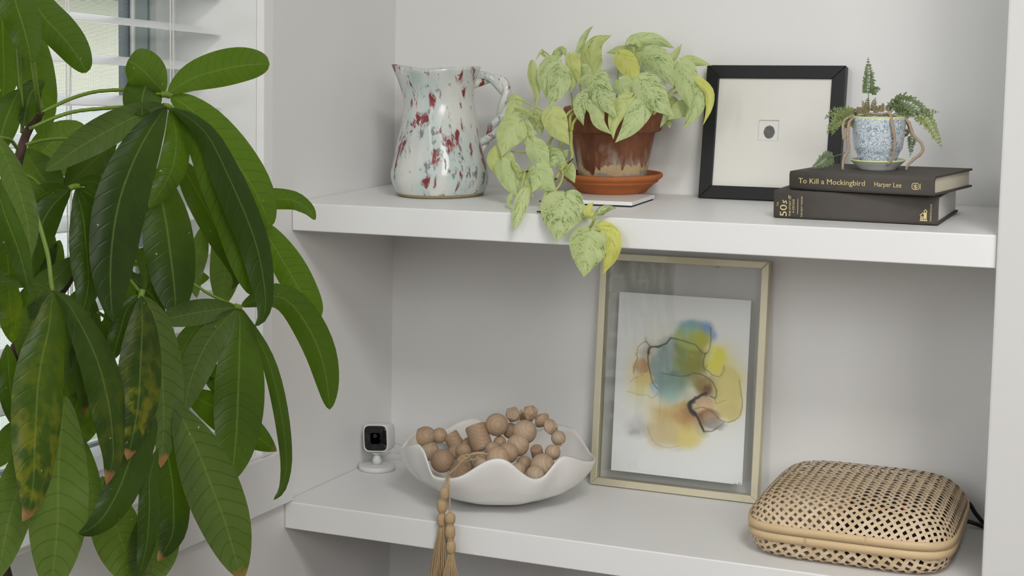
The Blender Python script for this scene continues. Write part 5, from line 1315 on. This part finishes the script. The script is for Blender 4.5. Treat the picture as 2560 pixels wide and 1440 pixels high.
PL(a5, [(1875, 815), (1790, 850), (1690, 935)], 72, -.10, -.11, .3, .1, up=False)
PL(a5, [(1700, 760), (1745, 800), (1720, 880)], 52, -.09, -.10, .7, .2)
PL(a5, [(1670, 925), (1700, 960), (1706, 1012)], 34, -.09, -.10, .8, .1); PL(a5, [(1680, 890), (1650, 950), (1618, 1008)], 22, -.09, -.1, .6, .1)
for P in ([(1440, 420), (1425, 520), (1380, 700), (1330, 860)], [(1660, 600), (1620, 700), (1550, 800), (1450, 880)], [(1760, 640), (1690, 690), (1620, 790), (1500, 890)], [(1790, 680), (1740, 700), (1680, 760), (1560, 890)], [(900, 610), (910, 690), (950, 800), (1000, 900)], [(1075, 500), (1060, 640), (1060, 800), (1090, 900)], [(820, 690), (830, 780), (820, 870), (880, 920)], [(1250, 350), (1240, 560), (1230, 800)], [(1380, 280), (1385, 420), (1340, 640), (1300, 860)], [(1840, 440), (1790, 560), (1700, 700), (1560, 880)]):
    VN(a5, P, .0012, -.10, -.11, name='petiole')
# trailing stems
VN(a5, [(870, 860), (815, 900), (812, 980), (822, 1060), (820, 1180), (832, 1260), (800, 1340), (740, 1420)], .0021, -.150, -.222)
VN(a5, [(900, 880), (840, 960), (826, 1030)], .0019, -.165, -.18); VN(a5, [(860, 830), (790, 880), (700, 1010), (620, 1150), (600, 1240)], .0019, -.15, -.20)
VN(a5, [(790, 1060), (720, 1170), (690, 1240), (640, 1320)], .0018, -.17, -.20)
VN(a6, [(960, 130), (905, 165), (830, 290), (760, 420), (705, 460), (690, 540), (700, 640), (720, 720), (745, 800), (800, 880), (900, 930), (1000, 900), (1080, 860), (1180, 830), (1230, 780), (1245, 700)], .0018, -.222, -.338)
VN(a6, [(1080, 860), (1200, 845), (1310, 855)], .0015, -.336, -.338)
VN(a6, [(860, 170), (905, 230), (880, 340), (790, 470), (725, 555)], .0015, -.23, -.30)
VN(a6, [(345, 100), (380, 180), (440, 225), (490, 205), (475, 300), (460, 380), (430, 450)], .0016, -.22, -.27)
VN(a6, [(530, 120), (520, 180), (495, 205)], .0012, -.22, -.25); VN(a6, [(560, 190), (500, 250), (520, 330), (560, 450)], .0012, -.23, -.27)
for q0, q1 in (((690, 650), (622, 650)), ((705, 715), (640, 712)), ((505, 212), (525, 208)), ((690, 540), (650, 535)), ((960, 120), (1010, 75)), ((830, 290), (815, 300)), ((745, 800), (735, 804)), ((752, 835), (742, 838)), ((860, 385), (720, 560))):
    VN(a6, [q0, ((q0[0]+q1[0])/2+2, (q0[1]+q1[1])/2+3), q1], [.0016, .0010], -.30 if q0[1] > 500 else -.245, -.31 if q0[1] > 500 else -.25, ROOTB, 'aerial_root')
for P in ([(330, 745), (440, 790), (560, 850), (700, 900)], [(310, 830), (400, 850), (470, 900), (560, 940)], [(280, 1220), (360, 1225), (440, 1230), (560, 1240)], [(470, 1030), (470, 1100), (520, 1160), (590, 1250)], [(640, 850), (560, 880), (500, 960)]):
    VN(a5, P, .0011, -.19, -.19, name='petiole')
PK = 1.12
# trailing leaves
PL(a5, [(318, 728), (290, 840), (240, 920), (195, 992)], 46, -.17, -.18, .25, .2, hw2=66)
PL(a5, [(450, 885), (360, 870), (240, 912)], 40, -.18, -.19, .5, .05)
PL(a5, [(480, 850), (520, 940), (560, 1080)], 58, -.17, -.19, .9, .1)
PL(a5, [(390, 960), (420, 1060), (436, 1210)], 56, -.185, -.20, .8, .1)
PL(a5, [(350, 960), (280, 1030), (230, 1130), (195, 1265)], 100, -.20, -.215, .25, .12, hw2=116)
PL(a5, [(175, 1190), (120, 1290), (160, 1400), (235, 1465)], 50, -.20, -.21, .2, .5, hw2=60)
PL(a5, [(640, 850), (668, 950), (728, 1060), (806, 1162)], 86, -.20, -.225, .45, .4, hw2=100)
PL(a5, [(590, 1250), (660, 1240), (740, 1330), (790, 1390)], 56, -.20, -.22, .95, .0)
PL(a5, [(690, 1220), (740, 1250), (800, 1200)], 40, -.19, -.19, .6, .05)
PL(a5, [(470, 1040), (480, 1090), (500, 1150)], 30, -.20, -.20, .4, .1)
PL(a5, [(480, 1140), (515, 1220), (570, 1320), (630, 1402)], 78, -.215, -.235, .35, .0, hw2=84)
PL(a6, [(320, 40), (300, 130), (240, 220), (238, 375)], 60, -.21, -.22, .3, .2)
PL(a6, [(240, 110), (285, 250), (340, 380), (415, 506)], 84, -.22, -.24, .35, .05)
PL(a6, [(340, 130), (400, 260), (420, 420)], 56, -.215, -.235, .7, .1)
PL(a6, [(505, 230), (540, 350), (582, 495)], 56, -.23, -.25, .7, .05)
PL(a6, [(360, 440), (315, 520), (322, 600), (365, 634)], 22, -.25, -.28, .5, .1, prof=pf, lobe=0)
PL(a6, [(920, 130), (975, 210), (1035, 340)], 64, -.20, -.21, .55, .15)
PL(a6, [(880, 90), (800, 110), (720, 180)], 50, -.21, -.22, .95, .0)
PL(a6, [(620, 170), (680, 270), (740, 350), (838, 420)], 120, -.24, -.262, .35, .0, hw2=110)
PL(a6, [(640, 210), (620, 320), (570, 440)], 66, -.245, -.26, .3, .05)
PL(a6, [(510, 390), (455, 550), (415, 690), (362, 875)], 70, -.314, -.336, .7, .1, hw2=64, lobe=.02, prof=pf)
PL(a6, [(910, 500), (1010, 450), (1085, 470), (1135, 530)], 36, -.322, -.325, .98, .0)
PL(a6, [(930, 485), (905, 620), (870, 780), (845, 978)], 205, -.328, -.340, .8, .05, hw2=195)
PL(a6, [(1245, 700), (1180, 670), (1195, 600), (1240, 545)], 46, -.336, -.325, .4, .8, prof=pf, lobe=.0)
PL(a6, [(1245, 690), (1330, 640), (1410, 610), (1492, 612)], 42, -.336, -.318, 1.4, .1, prof=pf, lobe=.0)
PL(a6, [(1300, 830), (1420, 930), (1425, 1120), (1340, 1340)], 92, -.334, -.338, .5, 1.0, hw2=100)
PL(a6, [(1200, 870), (1185, 1020), (1155, 1190), (1130, 1370)], 176, -.340, -.350, .7, .12, hw2=176)
